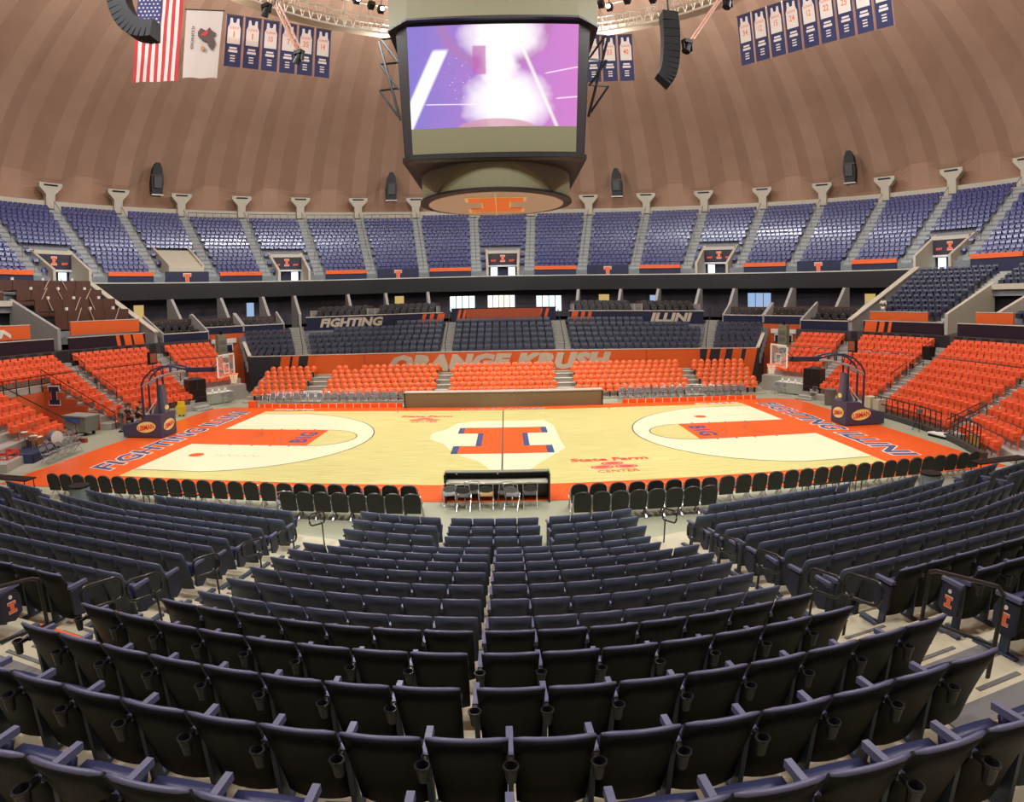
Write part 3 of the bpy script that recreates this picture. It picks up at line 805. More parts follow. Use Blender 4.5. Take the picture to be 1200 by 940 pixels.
for nm, sx in (('side_frame', 1),):
    mb = MB()
    mb.tube([(.24, .24, .75), (.24, .12, .42), (.24, -.22, .02)], .014, 6); mb.tube([(.24, -.2, .40), (.24, .22, .02)], .014, 6); mb.box((.24, -.22, .01), (.03, .05, .02)); mb.box((.24, .22, .01), (.03, .05, .02))
    cc['frame_r'] = mb.mesh('side_frame_r', M_chrome)
    mb = MB()
    mb.tube([(-.24, .24, .75), (-.24, .12, .42), (-.24, -.22, .02)], .014, 6); mb.tube([(-.24, -.2, .40), (-.24, .22, .02)], .014, 6); mb.box((-.24, -.22, .01), (.03, .05, .02)); mb.box((-.24, .22, .01), (.03, .05, .02))
    cc['frame_l'] = mb.mesh('side_frame_l', M_chrome)
def courtside(x, y, rz, label, group):
    o = thing('courtside_chair', label, 'chair', (x, y, 0), rz, group)
    b = put('backrest', cc['backrest'], o); put('back_cushion', cc['back_cushion'], b)
    put('seat', cc['seat'], o); put('side_frame', cc['frame_r'], o); put('side_frame', cc['frame_l'], o)
xs = []
x = -2.55
while x > -15.2: xs.append(x); x -= .535
for q, x in enumerate(xs):
    courtside(x, -10.28 + (.0 if x > -12 else .012 * (x + 12)), PI + random.uniform(-.04, .04), 'black padded courtside chair, front row left of scorer bench, %s from bench' % ORD[q + 1], 'padded chairs along the near sideline')
xs = []
x = 2.15
while x < 16.6: xs.append(x); x += .545
for q, x in enumerate(xs):
    courtside(x, -10.35 + max(0, (x - 6)) * .055, PI + random.uniform(-.04, .04), 'black padded courtside chair, front row right of scorer bench, %s from bench' % ORD[q + 1], 'padded chairs along the near sideline')
for q in range(7 + 1):
    courtside(-2.35 - .505 * q, -11.08, PI, 'black padded courtside chair, second row left of scorer bench, %s from bench' % ORD[q + 1], 'padded chairs along the near sideline')
    courtside(2.15 + .505 * q, -11.15, PI, 'black padded courtside chair, second row right of scorer bench, %s from bench' % ORD[q + 1], 'padded chairs along the near sideline')

# folding metal chair prototype
def folding_meshes(mseat, mback, tag):
    d = {}
    T = Matrix.Translation((0, .20, .62)) @ Matrix.Rotation(rad(-12), 4, 'X') @ Matrix.Rotation(PI / 2, 4, 'X')
    d['backrest'] = MB().prism([(.20 * math.cos(2 * PI * i / 14), .10 * math.sin(2 * PI * i / 14) * (1.15 if math.sin(2 * PI * i / 14) > 0 else .9)) for i in range(14)], -.012, .012, T=T).mesh('folding_back_' + tag, mback)
    d['seat'] = MB().hull8([(-.19, -.20, .425), (.19, -.20, .425), (.18, .17, .405), (-.18, .17, .405)], [(-.18, -.20, .45), (.18, -.20, .45), (.17, .17, .43), (-.17, .17, .43)]).mesh('folding_seat_' + tag, mseat)
    for s, n in ((-1, 'l'), (1, 'r')):
        mb = MB(); mb.tube([(s * .2, .25, .80), (s * .2, .10, .44), (s * .21, -.24, .01)], .012, 5); mb.tube([(s * .19, -.12, .43), (s * .19, .26, .01)], .012, 5)
        if s > 0: mb.tube([(-.2, .25, .80), (0, .27, .83), (.2, .25, .80)], .012, 5); mb.tube([(-.21, -.18, .09), (.21, -.18, .09)], .010, 5); mb.tube([(-.19, .2, .09), (.19, .2, .09)], .010, 5)
        d['frame_' + n] = mb.mesh('folding_frame_%s_%s' % (n, tag), M_chrome)
    return d
FC_grey = folding_meshes(mat('grey_chair', (.20, .21, .21), .45), mat('grey_chair', (.20, .21, .21), .45), 'grey')
FC_dark = folding_meshes(mat('dark_chair', (.05, .05, .05), .45), mat('dark_chair', (.05, .05, .05), .45), 'dark')
FC_back = folding_meshes(mat('tan_chair', (.35, .20, .07), .45), mat('dark_chair', (.05, .05, .05), .45), 'tan')
def folding(x, y, rz, label, d=FC_grey, group='folding chairs', z=0, name='folding_chair'):
    o = thing(name, label, 'chair', (x, y, z), rz, group)
    put('backrest', d['backrest'], o); put('seat', d['seat'], o); put('frame', d['frame_l'], o); put('frame', d['frame_r'], o)
    return o
# near scorer bench: dark hollow desk seen from behind
sb = thing('scorer_table', 'long black scorer table open at the back, beside the near sideline at midcourt', 'table', (-.12, -9.3, 0))
MB().box((0, .28, .43), (3.05, .06, .86)).obj('front_panel', M_metal, sb)
MB().box((0, .0, .62), (2.95, .52, .04)).obj('desk_top', mat('cream_desk', (.55, .54, .42), .4), sb)
MB().box((0, .16, .88), (3.05, .24, .03)).obj('top_shelf', mat('grey_shelf', (.25, .25, .2), .4), sb)
for s in (-1, 1): MB().box((s * 1.52, .02, .44), (.05, .58, .88)).obj('end_panel', M_metal, sb)
MB().box((0, .24, .75), (2.9, .02, .2)).obj('back_board', M_black, sb)
for i, xx in enumerate((-1.2, .02)): MB().box((xx, .19, .80), (.05, .02, .04)).obj('lamp_dot', M_white, sb)
for q, (x, y, r, d, lb) in enumerate(((-1.5, -9.95, .3, FC_grey, 'grey folding chair at the left end of scorer table'), (-1.05, -10.1, -.1, FC_dark, 'dark folding chair with pale seat, second at scorer table'), (-.85, -9.75, .1, FC_dark, 'dark folding chair pushed under scorer table, behind the second'), (-.42, -10.0, 0, FC_back, 'dark folding chair with a tan item on its seat at scorer table'), (.12, -9.85, .15, FC_dark, 'dark folding chair fourth along scorer table'), (.32, -10.05, -.25, FC_grey, 'grey folding chair turned at scorer table, beside the last'), (.82, -9.95, 0, FC_dark, 'dark folding chair at the right end of scorer table'))):
    folding(x, y, PI + r, lb, d, 'folding chairs behind the scorer table')
folding(-6.15, -11.05, PI + .5, 'lone grey folding chair beside the second padded row on the left', FC_grey)
# ------------------------------------------------------------------ far side: student bleacher, lettered wall, seats above
led = thing('courtside_board', 'long brown-grey courtside advertising board on the far sideline', 'board', (0, 8.95, 0))
MB().box((0, 0, .42), (11.6, .12, .84)).obj('screen_face', mat('unlit_led', (.20, .165, .085), .4), led)
MB().box((0, .28, .90), (11.7, .75, .06)).obj('table_top', mat('pale_top', (.55, .52, .44), .4), led)
for s in (-1, 1): MB().box((s * 5.83, .1, .44), (.06, .5, .9)).obj('end_post', M_metal, led)
MB().box((0, -.01, .85), (11.7, .14, .03)).obj('top_trim', M_black, led)
# grey team chairs either side
FC_team = FC_grey
M_covw = mat('orange_white_cover', (.80, .45, .32), .5)
for side, x0, n in ((-1, -15.3, 17), (1, 7.2, 16)):
    w = 'left' if side < 0 else 'right'
    for row in range(2):
        for i in range(n):
            x = x0 + i * .54 + row * .25
            o = folding(x, 9.75 + row * .85, random.uniform(-.05, .05), 'grey folding chair on the far sideline, %s group, %s row, %s from the left' % (w, 'front' if row == 0 else 'back', ORD[i + 1]), FC_team, 'grey folding chairs on the far sideline')
    # low orange bench step in front of the chairs
    bd = thing('bench_riser', 'low orange and white striped riser before the %s group of grey chairs' % w, 'riser', (x0 + n * .27, 9.2, 0))
    MB().box((0, 0, .13), (n * .55, .2, .26)).obj('riser_body', M_corange, bd)
    for i in range(n): MB().box((-n * .27 + .27 + i * .54, -.105, .14), (.05, .01, .24)).obj('white_stripe', M_white, bd)
MB().box((-15.9, 9.2, .22), (.5, .4, .44)).obj('orange_block', M_orange, label='small solid orange block at the far left court corner', cat='block')

# student bleacher
KX = [(-17.0, -13.3), (-11.85, -4.35), (-3.4, 3.35), (4.6, 12.2), (13.15, 17.3)]
def kx(b, Y): f = (Y - 12) / 27; return (KX[b][0] * (1 + f * .12), KX[b][1] * (1 + f * .12))
ks = put('floor_student_bleacher', None, kind='structure', label='stepped bleacher under the orange student seats')
KY = [11.5 + .74 * j for j in range(6)]; KZ = [.10 + .235 * j for j in range(6)]
for Y, z in zip(KY, KZ): MB().box((0, Y + .05, z / 2), (35.2, .74, z)).obj('tread', mat('bleacher_tread', (.42, .40, .33), .7), ks)
MB().box((0, 15.75, .7), (35.2, .5, 1.4)).obj('tread', mat('bleacher_tread', (.42, .40, .33), .7), ks)
def krush_me():
    mb = MB()
    n = 12
    T = Matrix.Translation((0, .16, .58)) @ Matrix.Rotation(rad(-14), 4, 'X') @ Matrix.Rotation(PI / 2, 4, 'X')
    # domed round shell back
    rings = [(0, -.05), (.12, -.04), (.19, -.015), (.23, .02)]
    vs = [(0, 0, .05)]; fs = []
    for q, (r, d) in enumerate(rings[1:]):
        vs += [(r * math.cos(2 * PI * i / n) * 1.02, r * math.sin(2 * PI * i / n), -d) for i in range(n)]
    for i in range(n): fs.append((0, 1 + i, 1 + (i + 1) % n))
    for q in range(2):
        for i in range(n): a = 1 + q * n; fs.append((a + i, a + n + i, a + n + (i + 1) % n, a + (i + 1) % n))
    mb.add(vs, fs, 0, T)
    mb.hull8([(-.2, -.22, .36), (.2, -.22, .36), (.19, .12, .36), (-.19, .12, .36)], [(-.21, -.24, .42), (.21, -.24, .42), (.2, .12, .44), (-.2, .12, .44)])
    mb.box((0, 0, .18), (.06, .2, .36), 1)
    return mb.mesh('round_back_chair', [M_orangeseat2, M_metal], True)
M_orangeseat2 = mat('orange_round_shell', (.90, .16, .03), .4)
kme = krush_me()
kall = []
for b in range(5):
    for j in range(6):
        x0, x1 = kx(b, KY[j]); n = int((x1 - x0) / .475)
        for i in range(n):
            if b == 1 and j == 5 and i in (2, 3): continue
            kall.append((x0 + (i + .5 + (.22 if j % 2 else -.22)) * (x1 - x0) / n, KY[j] + .1, KZ[j], 0.0, b, j, i))
kall.sort(key=lambda t: dist_cam(t))
bn = ['far left', 'left', 'middle', 'right', 'far right']
for x, y, z, rz, b, j, i in kall[:300]:
    put('round_back_chair', kme, None, (x, y, z), rz, 'orange round-backed chair, %s bleacher block, %s row up, %s from left' % (bn[b], ORD[j + 1], ORD[i + 1]), 'chair', 'orange student bleacher chairs')
merged('round_back_seating', kme, [t[:4] for t in kall[300:]], 'remaining orange round-backed chairs in the upper bleacher rows', 'seating')
# bleacher aisle steps with pale nosings
for q, (xa, xb) in enumerate(((-13.3, -11.85), (-4.35, -3.4), (3.35, 4.6), (12.2, 13.15))):
    o = put('floor_bleacher_aisle', None, kind='structure', label='white-nosed bleacher aisle, %s from the left' % ORD[q + 1])
    for Y, z in zip(KY, KZ):
        MB().box(((xa + xb) / 2, Y - .32, z + .01), (xb - xa - .1, .12, .03)).obj('nosing', M_white, o)
        MB().box(((xa + xb) / 2, Y - .25, z - .06), (xb - xa - .1, .05, .12)).obj('riser', M_black, o)

# lettered wall
wall = struct('wall_student', MB().box((0, 16.1, 1.4), (37.8, .2, 2.78)), M_orange, label='orange wall lettered in white behind the student bleacher')
MB().box((0, 16.1, 2.80), (37.9, .26, .05)).obj('wall_cap', mat('pale_cap', (.60, .58, .50), .5), wall)
for x in (-9.9, -4.0, 4.2, 10.2): MB().box((x, 15.995, 1.4), (.03, .012, 2.7)).obj('panel_joint', mat('joint_dark', (.2, .04, .01), .6), wall)
M_letter = mat('pale_lettering', (.62, .54, .40), .6)
put_text('ORANGE KRUSH', 15.6, 1.2, Matrix.Translation((-.2, 15.985, 2.06)) @ STAND, M_letter, wall, shear=.22, offset=.075, ext=.008, spacing=1.08)
def slant_stripes(parent, x0, widths, z0, z1, y, lean, mats_):
    x = x0
    for w, m in zip(widths, mats_):
        if m is not None:
            MB().prism([(x, z0), (x + w, z0), (x + w + lean, z1), (x + lean, z1)], 0, .012, T=Matrix.Translation((0, y, 0)) @ STAND).obj('slanted_stripe', m, parent)
        x += w
M_greynavy = mat('charcoal_navy', (.022, .024, .032), .55)
for s in (-1, 1):
    x0, x1 = (-18.95, -14.0) if s < 0 else (14.3, 18.95)
    MB().box(((x0 + x1) / 2, 15.99, 1.4), (x1 - x0, .02, 2.74)).obj('wing_panel', M_greynavy, wall)
    ws = [.75, .2, .5, .75, .4, .9]; mm = [M_orange, None, M_orange, None, M_orange, None]
    xs0 = -16.9 if s < 0 else 14.35
    if s > 0: ws, mm = [.25, .8, .45, .55, .75, .35, .9], [M_orange, None, M_orange, None, M_orange, None, M_orange]
    slant_stripes(wall, xs0, ws, .03, 2.76, 15.975, .55, mm)
# seats above the wall
SY = [16.75 + .78 * j for j in range(6)]; SZ = [2.42 + .36 * j for j in range(6)]
up = put('floor_far_terrace', None, kind='structure', label='terrace under the grey-blue seats above the lettered wall')
for Y, z in zip(SY, SZ): MB().box((0, Y - .03, z - .4), (38 + (Y - 16) * 1.2, .78, .8)).obj('tread', M_deck, up)
MB().box((0, 21.6, 3.5), (44, .8, 1.9)).obj('tread', M_deck, up)
def row_seat_me(name, m, w=.46, folded=True):
    mb = MB(); w /= 2
    mb.hull8([(-w, .10, .34), (w, .10, .34), (w, .15, .34), (-w, .15, .34)], [(-w * .95, .21, .83), (w * .95, .21, .83), (w * .95, .26, .82), (-w * .95, .26, .82)])
    mb.hull8([(-w * .92, -.13, .38), (w * .92, -.13, .38), (w * .92, .06, .36), (-w * .92, .06, .36)], [(-w * .88, -.12, .66), (w * .88, -.12, .66), (w * .88, .10, .68), (-w * .88, .10, .68)], 1 if isinstance(m, list) else 0)
    mb.box((w + .022, 0, .55), (.04, .34, .04)); mb.box((w + .022, .06, .27), (.03, .06, .55))
    return mb.mesh(name, m)
sme = row_seat_me('grey_blue_seat', [mat('grey_blue_plastic', (.050, .062, .095), .35), mat('grey_blue_gloss', (.06, .072, .108), .26, spec=.7, coat=.5)])
def fx(b, Y):
    f = Y - 16
    return [(-18.7 - .64 * f, -15.2 - .46 * f), (-13.9 - .42 * f, -4.55), (-3.55, 3.65), (4.95, 14.1 + .42 * f), (15.3 + .46 * f, 18.7 + .64 * f)][b]
fall = []
for b in range(5):
    for j in range(6):
        if b in (0, 4) and j == 5: continue
        x0, x1 = fx(b, SY[j]); n = int((x1 - x0) / .53)
        for i in range(n):
            if b == 1 and j >= 4 and i < n * (.66 if j == 5 else .16): continue
            if b == 3 and j >= 4 and i > n * (.5 if j == 5 else .88): continue
            fall.append((x0 + (i + .5) * (x1 - x0) / n, SY[j] + .0, SZ[j], 0.0, b, j, i))
fall.sort(key=lambda t: dist_cam(t))
for x, y, z, rz, b, j, i in fall[:300]:
    put('grey_blue_seat', sme, None, (x, y, z), rz, 'grey-blue seat above the orange wall, %s block, %s row up, %s from left' % (bn[b], ORD[j + 1], ORD[i + 1]), 'seat', 'grey-blue seats above the lettered wall')
if fall[300:]: merged('grey_blue_seating', sme, [t[:4] for t in fall[300:]], 'remaining grey-blue seats in the back rows above the lettered wall', 'seating')
# aisles between those blocks
for q, (xa, xb, k) in enumerate(((-15.15, -14.0, -.45), (-4.45, -3.65, 0), (3.75, 4.85, 0), (14.2, 15.25, .45))):
    o = put('floor_far_aisle', None, kind='structure', label='grey stair between the grey-blue seat blocks, %s from the left' % ORD[q + 1])
    for j in range(14):
        Y = 16.4 + .39 * j; z = 2.42 + .18 * j; xc = (xa + xb) / 2 + k * (Y - 16)
        MB().box((xc, Y, z - .1), (xb - xa, .40, .24)).obj('stair_step', M_step, o)
        MB().box((xc, Y - .19, z + .025), (xb - xa, .05, .012)).obj('nosing', M_grip, o)
    MB().tube([((xa + xb) / 2 + k * .5, 16.5, 2.4), ((xa + xb) / 2 + k * .5, 16.5, 3.4), ((xa + xb) / 2 + k * 5, 21.3, 5.7), ((xa + xb) / 2 + k * 5, 21.3, 4.8)], .03, 5).obj('handrail', M_metal, o)
# side walls of the wings
for s in (-1, 1):
    w = struct('wall_wing_%s' % ('left' if s < 0 else 'right'), MB().hull8([(s * 18.9, 16, 0), (s * 19.1, 16, 0), (s * 21.0, 19.2, 0), (s * 20.8, 19.2, 0)], [(s * 18.9, 16, 2.8), (s * 19.1, 16, 2.8), (s * 21.0, 19.2, 3.75), (s * 20.8, 19.2, 3.75)]), mat('maroon_navy', (.045, .014, .012), .6))
    MB().hull8([(s * 18.85, 16, 2.8), (s * 19.15, 16, 2.8), (s * 21.05, 19.2, 3.75), (s * 20.75, 19.2, 3.75)], [(s * 18.85, 16, 2.88), (s * 19.15, 16, 2.88), (s * 21.05, 19.2, 3.83), (s * 20.75, 19.2, 3.83)]).obj('wall_cap', M_pale, w)
# lettered parapets
def parapet(name, x0, x1, z0, z1, y, label, stripes_at, word=None, wx=None):
    o = thing(name, label, 'parapet', ((x0 + x1) / 2, y, 0)); h = (x1 - x0) / 2; cx = (x0 + x1) / 2
    MB().box((0, 0, (z0 + z1) / 2), (x1 - x0, .15, z1 - z0)).obj('panel', M_navy, o)
    MB().box((0, 0, z1 + .03), (x1 - x0 + .05, .25, .06)).obj('cap', M_white if word else M_navy, o)
    if word:
        put_text(word, wx[1] - wx[0], .72, Matrix.Translation(((wx[0] + wx[1]) / 2 - cx, -.085, z0 + (z1 - z0) * .55)) @ STAND, M_letter, o, shear=.22, offset=.05, ext=.006)
    for (sx, sw) in stripes_at:
        MB().prism([(sx - cx, z0 + .02), (sx - cx + sw, z0 + .02), (sx - cx + sw + .25, z1 - .02), (sx - cx + .25, z1 - .02)], 0, .012, T=Matrix.Translation((0, -.078, 0)) @ STAND).obj('slanted_stripe', M_orange, o)
    return o
parapet('lettered_parapet', -16.1, -4.7, 4.45, 5.52, 21.5, 'navy parapet lettered FIGHTING with orange stripes at its end', [(-6.5, .28), (-5.9, .3), (-5.3, .55)], 'FIGHTING', (-14.9, -9.5))
parapet('lettered_parapet', 5.2, 16.4, 4.4, 5.5, 21.5, 'navy parapet lettered ILLINI with orange stripes at its end', [(5.2, .5), (5.95, .3), (6.5, .28)], 'ILLINI', (11.8, 15.4))
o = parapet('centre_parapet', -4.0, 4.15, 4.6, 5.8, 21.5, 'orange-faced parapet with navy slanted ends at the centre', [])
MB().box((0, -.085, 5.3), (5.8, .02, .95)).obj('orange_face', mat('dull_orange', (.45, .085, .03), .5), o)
for sx in (-3.7, -3.3, 2.6, 3.1): MB().prism([(sx, 4.85), (sx + .22, 4.85), (sx + .45, 5.75), (sx + .23, 5.75)], 0, .012, T=Matrix.Translation((0, -.078, 0)) @ STAND).obj('slanted_stripe', M_orange, o)

# ------------------------------------------------------------------ suite level under the deck
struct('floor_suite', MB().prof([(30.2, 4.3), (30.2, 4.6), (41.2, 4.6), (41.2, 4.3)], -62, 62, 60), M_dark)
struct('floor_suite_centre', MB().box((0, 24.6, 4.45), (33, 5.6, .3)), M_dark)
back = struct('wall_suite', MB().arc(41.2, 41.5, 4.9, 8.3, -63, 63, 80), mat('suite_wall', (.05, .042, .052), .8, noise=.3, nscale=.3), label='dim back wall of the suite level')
# lit openings in the back wall
M_day = emis('daylight_window', (.75, .88, 1.0), 1.5); M_warm = emis('warm_doorway', (1.0, .72, .25), .55); M_blue = emis('blue_window', (.45, .65, 1.0), .7); M_wh = emis('bright_doorway', (1, .95, .78), 1.5)
for q, (a0, a1, z0, z1, m, nm, npan) in enumerate(((-8.2, -4.3, 5.6, 7.3, M_day, 'daylit window', 4), (-2.4, 1.8, 5.6, 7.3, M_wh, 'bright doorway', 5), (5.0, 8.9, 5.5, 7.2, M_day, 'daylit window', 4), (-56.2, -54.7, 5.4, 7.4, M_warm, 'doorway', 1), (-16.7, -15.2, 6.7, 7.5, M_warm, 'doorway', 1), (-39.6, -38.4, 5.9, 7.3, M_blue, 'window', 1), (37.6, 41.2, 5.9, 7.4, M_blue, 'window', 3), (14.6, 16.3, 6.6, 7.3, M_warm, 'doorway', 1), (55.0, 56.6, 5.4, 7.3, M_warm, 'doorway', 1), (22.5, 24.0, 6.2, 7.2, M_blue, 'window', 1))):
    w = put('window_%d' % (q + 1), None, kind='structure', label='%s in the suite level back wall, %s from the left by list' % (nm, ORD[q + 1]))
    n = npan
    for i in range(n):
        b0 = a0 + (a1 - a0) * i / n + .06; b1 = a0 + (a1 - a0) * (i + 1) / n - .06
        MB().arc(41.12, 41.18, z0, z1, b0, b1, 2).obj('pane', m, w)
    MB().arc(41.05, 41.2, z1, z1 + .1, a0 - .1, a1 + .1, 2).obj('frame', M_metal, w)
    w['label'] = '%s glowing in the dim suite back wall' % nm
# concrete fins carrying the deck
fin_me = MB().prism([(0, -.4), (3.2, -.4), (3.2, 2.8), (2.2, 2.8), (0, .9)], -.14, .14, T=Matrix(((0, 0, 1, 0), (1, 0, 0, 0), (0, 1, 0, 0), (0, 0, 0, 1)))).mesh('concrete_fin', mat('fin_concrete', (.34, .33, .31), .8, noise=.15, nscale=1))
FINS = (-52, -44.5, -38, -33, -24.5, -18.5, -11.8, 11.8, 18.5, 24.5, 31, 36.5, 45.5, 53.5)
for az in FINS:
    put('concrete_fin', fin_me, None, pol(az, 36.4, 5.0), -rad(az), 'grey concrete fin wall under the deck, %s %s of the centre windows' % (ORD[sum(1 for q in FINS if q * az > 0 and abs(q) <= abs(az))], 'left' if az < 0 else 'right'), 'fin wall', 'fin walls under the deck')
# suite terraces with dark club chairs
M_club = mat('black_leather', (.012, .011, .011), .35); M_clubhi = mat('chair_metal', (.5, .5, .5), .3, metal=1)
def club_me():
    mb = MB()
    mb.hull8([(-.26, .16, .30), (.26, .16, .30), (.24, .26, .30), (-.24, .26, .30)], [(-.24, .26, .86), (.24, .26, .86), (.22, .33, .84), (-.22, .33, .84)])
    mb.box((0, -.02, .38), (.5, .44, .14)); mb.box((-.28, -.02, .5), (.06, .40, .06)); mb.box((.28, -.02, .5), (.06, .40, .06)); mb.box((0, 0, .15), (.1, .1, .3))
    mb.box((0, .245, .84), (.14, .02, .05), 1)
    return mb.mesh('club_chair', [M_club, M_clubhi])
cme = club_me()
def suite_ring(name, a0, a1, Rf, z0, zc, rows, nper, label, dR=.95, dz=.36, skew=0.0):
    o = thing(name, label, 'suite box')
    MB().arc(Rf, Rf + .15, z0, zc, a0, a1, 5).obj('front_panel', M_navy, o)
    MB().arc(Rf - .04, Rf + .2, zc, zc + .08, a0, a1, 5).obj('front_cap', mat('pale_cap', (.60, .58, .50), .5), o)
    for j in range(rows):
        MB().arc(Rf + .2 + dR * j, Rf + .2 + dR * (j + 1), zc - .95, zc - .62 + dz * j, a0, a1, 5).obj('tier', mat('suite_tier', (.035, .026, .024), .8), o)
    MB().arc(Rf + .2 + dR * rows, Rf + .35 + dR * rows, zc - .9, zc + .05 + dz * rows, a0, a1, 5).obj('rear_wall', mat('brown_rail', (.075, .045, .032), .6), o)
    for s, a in ((-1, a0), (1, a1)):
        w = .14
        MB().hull8([pol(a - .15, Rf, z0), pol(a + .15, Rf, z0), pol(a + .15, Rf + .3 + dR * rows, z0), pol(a - .15, Rf + .3 + dR * rows, z0)], [pol(a - .15, Rf, zc + .08), pol(a + .15, Rf, zc + .08), pol(a + .15, Rf + .3 + dR * rows, zc + .45 + dz * rows), pol(a - .15, Rf + .3 + dR * rows, zc + .45 + dz * rows)]).obj('side_wall', mat('fin_concrete', (.34, .33, .31), .8), o)
    for j in range(rows):
        for i in range(nper):
            a = a0 + (a1 - a0) * (i + 1.0) / (nper + 1); p = pol(a, Rf + .62 + dR * j, zc - .62 + dz * j)
            put('club_chair', cme, None, p, -rad(a), 'black club chair, %s, %s row, %s from left' % (label.split(',')[0].replace('navy-fronted ', ''), ORD[j + 1], ORD[i + 1]), 'chair', 'black club chairs in the suite boxes')
    return o
suite_ring('suite_box', -61.3, -53.4, 28.8, 3.7, 4.75, 3, 5, 'navy-fronted suite box at the left corner')
suite_ring('suite_box', -53.0, -45.8, 30.6, 4.1, 5.05, 2, 5, 'navy-fronted suite box second from left')
suite_ring('suite_box', -45.5, -38.6, 30.6, 4.1, 5.05, 2, 5, 'navy-fronted suite box third from left')
suite_ring('suite_box', 38.6, 45.5, 30.6, 4.2, 5.15, 2, 5, 'navy-fronted suite box third from right')
suite_ring('suite_box', 45.8, 53.2, 30.6, 4.2, 5.15, 2, 5, 'navy-fronted suite box second from right')
suite_ring('suite_box', 53.8, 62.2, 28.8, 3.8, 4.85, 3, 5, 'navy-fronted suite box at the right corner')
# straight suite rows behind the parapets
for b, (x0, x1, n) in enumerate(((-15.8, -10.9, 7), (-10.3, -5.2, 8), (5.6, 10.6, 8), (11.2, 16.2, 7))):
    o = thing('suite_box', 'brown-walled suite terrace behind the lettered parapet, %s from the left' % ORD[b + 1], 'suite box')
    for j in range(2): MB().box(((x0 + x1) / 2, 22.3 + 1.0 * j, 5.0 + .19 * j), (x1 - x0, 1.0, .3 + .38 * j)).obj('tier', mat('suite_tier', (.035, .026, .024), .8), o)
    MB().box(((x0 + x1) / 2, 24.0, 5.6), (x1 - x0, .12, 1.5)).obj('rear_wall', mat('brown_rail', (.075, .045, .032), .6), o)
    for s, x in ((-1, x0), (1, x1)): MB().box((x, 22.9, 5.5), (.1, 2.2, 1.2)).obj('side_wall', mat('fin_concrete', (.34, .33, .31), .8), o)
    for j in range(2):
        for i in range(n):
            put('club_chair', cme, None, (x0 + (x1 - x0) * (i + .9) / (n + .8), 22.35 + 1.0 * j, 5.15 + .38 * j), 0, 'black club chair behind the lettered parapets, %s box, %s row, %s from left' % (ORD[b + 1], ORD[j + 1], ORD[i + 1]), 'chair', 'black club chairs in the suite boxes')
# orange corner walls with the slab letter, and the corner infill below the suites
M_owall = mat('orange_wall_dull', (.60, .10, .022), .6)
for s in (-1, 1):
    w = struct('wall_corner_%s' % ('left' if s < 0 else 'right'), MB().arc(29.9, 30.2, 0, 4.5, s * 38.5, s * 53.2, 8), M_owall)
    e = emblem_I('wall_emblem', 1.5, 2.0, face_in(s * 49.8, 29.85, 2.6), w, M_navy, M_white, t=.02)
    MB().arc(29.8, 29.9, 3.75, 4.1, *sorted((s * 47.6, s * 52.0)), 2).obj('vent_sign', M_white, w)
    struct('floor_corner_ramp', MB().arc(24, 29.2, -.05, .012, *sorted((s * 37.5, s * 53)), 6), M_floor)
# ------------------------------------------------------------------ end stands (orange lower seats, upper tiers)
ER = [20.8 + .78 * j for j in range(10)]; EZ = [.352 * j for j in range(10)]
M_estep = mat('end_stand_step', (.40, .38, .33), .8, noise=.1, nscale=1)
def end_terrace(s, az0, az1, jmin, nm):
    o = put('floor_end_terrace', None, kind='structure', label=nm)
    for j in range(jmin, 10):
        a, b = sorted((s * az0, s * az1))
        MB().arc(ER[j] - .38, ER[j] + .40, max(-.05, EZ[j] - .35 - (1.2 if j == jmin else 0)), EZ[j] + .001, a, b, 14).obj('tread', M_estep, o)
    return o
end_terrace(1, 53.5, 65.5, 3, 'stepped floor under the right corner orange seats'); end_terrace(1, 65.5, 82, 1, 'stepped floor under the orange seats behind the right hoop'); end_terrace(1, 82, 100, 0, 'stepped floor under the orange seats on the right'); end_terrace(1, 100, 116, 0, 'stepped floor under the nearest orange seats on the right')
end_terrace(-1, 53.5, 65.5, 3, 'stepped floor under the left corner orange seats'); end_terrace(-1, 65.5, 81, 1, 'stepped floor under the orange seats behind the left hoop'); end_terrace(-1, 81, 86.8, 0, 'stepped floor under the orange seats on the left'); end_terrace(-1, 95.5, 112, 0, 'stepped floor under the nearest orange seats on the left')
o = put('floor_end_terrace', None, kind='structure', label='stepped floor above the left tunnel')
for j in range(7, 10): MB().arc(ER[j] - .38, ER[j] + .40, EZ[j] - .35, EZ[j] + .001, -95.5, -86.8, 6).obj('tread', M_estep, o)
ome = row_seat_me('stadium_seat', M_orangeseat, .47)
def lerp(a, b, t): return a + (b - a) * t
eall = []
def eblock(s, name, top, bot, jmin, jmax=9, skip=None):
    for j in range(jmin, jmax + 1):
        t = (ER[j] - ER[0]) / (ER[9] - ER[0])
        a0, a1 = lerp(bot[0], top[0], t), lerp(bot[1], top[1], t)
        wd = rad(a1 - a0) * ER[j]; n = max(1, int(wd / .53))
        for i in range(n):
            az = s * (a0 + (a1 - a0) * (i + .5) / n); p = pol(az, ER[j], EZ[j])
            if not seen((p[0], p[1], p[2] + .6), 260, 60): continue
            eall.append((p[0], p[1], p[2], -rad(az), name, j - jmin, i))
eblock(1, 'right corner block', (54.6, 62.6), (56.5, 65), 3)
eblock(1, 'block behind the right hoop', (65.6, 78.2), (68.5, 81), 1)
eblock(1, 'big right end block', (81.2, 97), (84.2, 101.2), 0)
eblock(1, 'nearest right block', (99, 112), (103.8, 114), 0)
eblock(-1, 'left corner block', (53.9, 62.2), (55.5, 64.2), 3)
eblock(-1, 'block behind the left hoop', (65.2, 78), (67.5, 80.6), 1)
eblock(-1, 'left block beside the tunnel', (80.8, 86.4), (82.8, 86.2), 0, 6)
eblock(-1, 'left rows above the tunnel', (80.8, 97), (82.8, 97), 7)
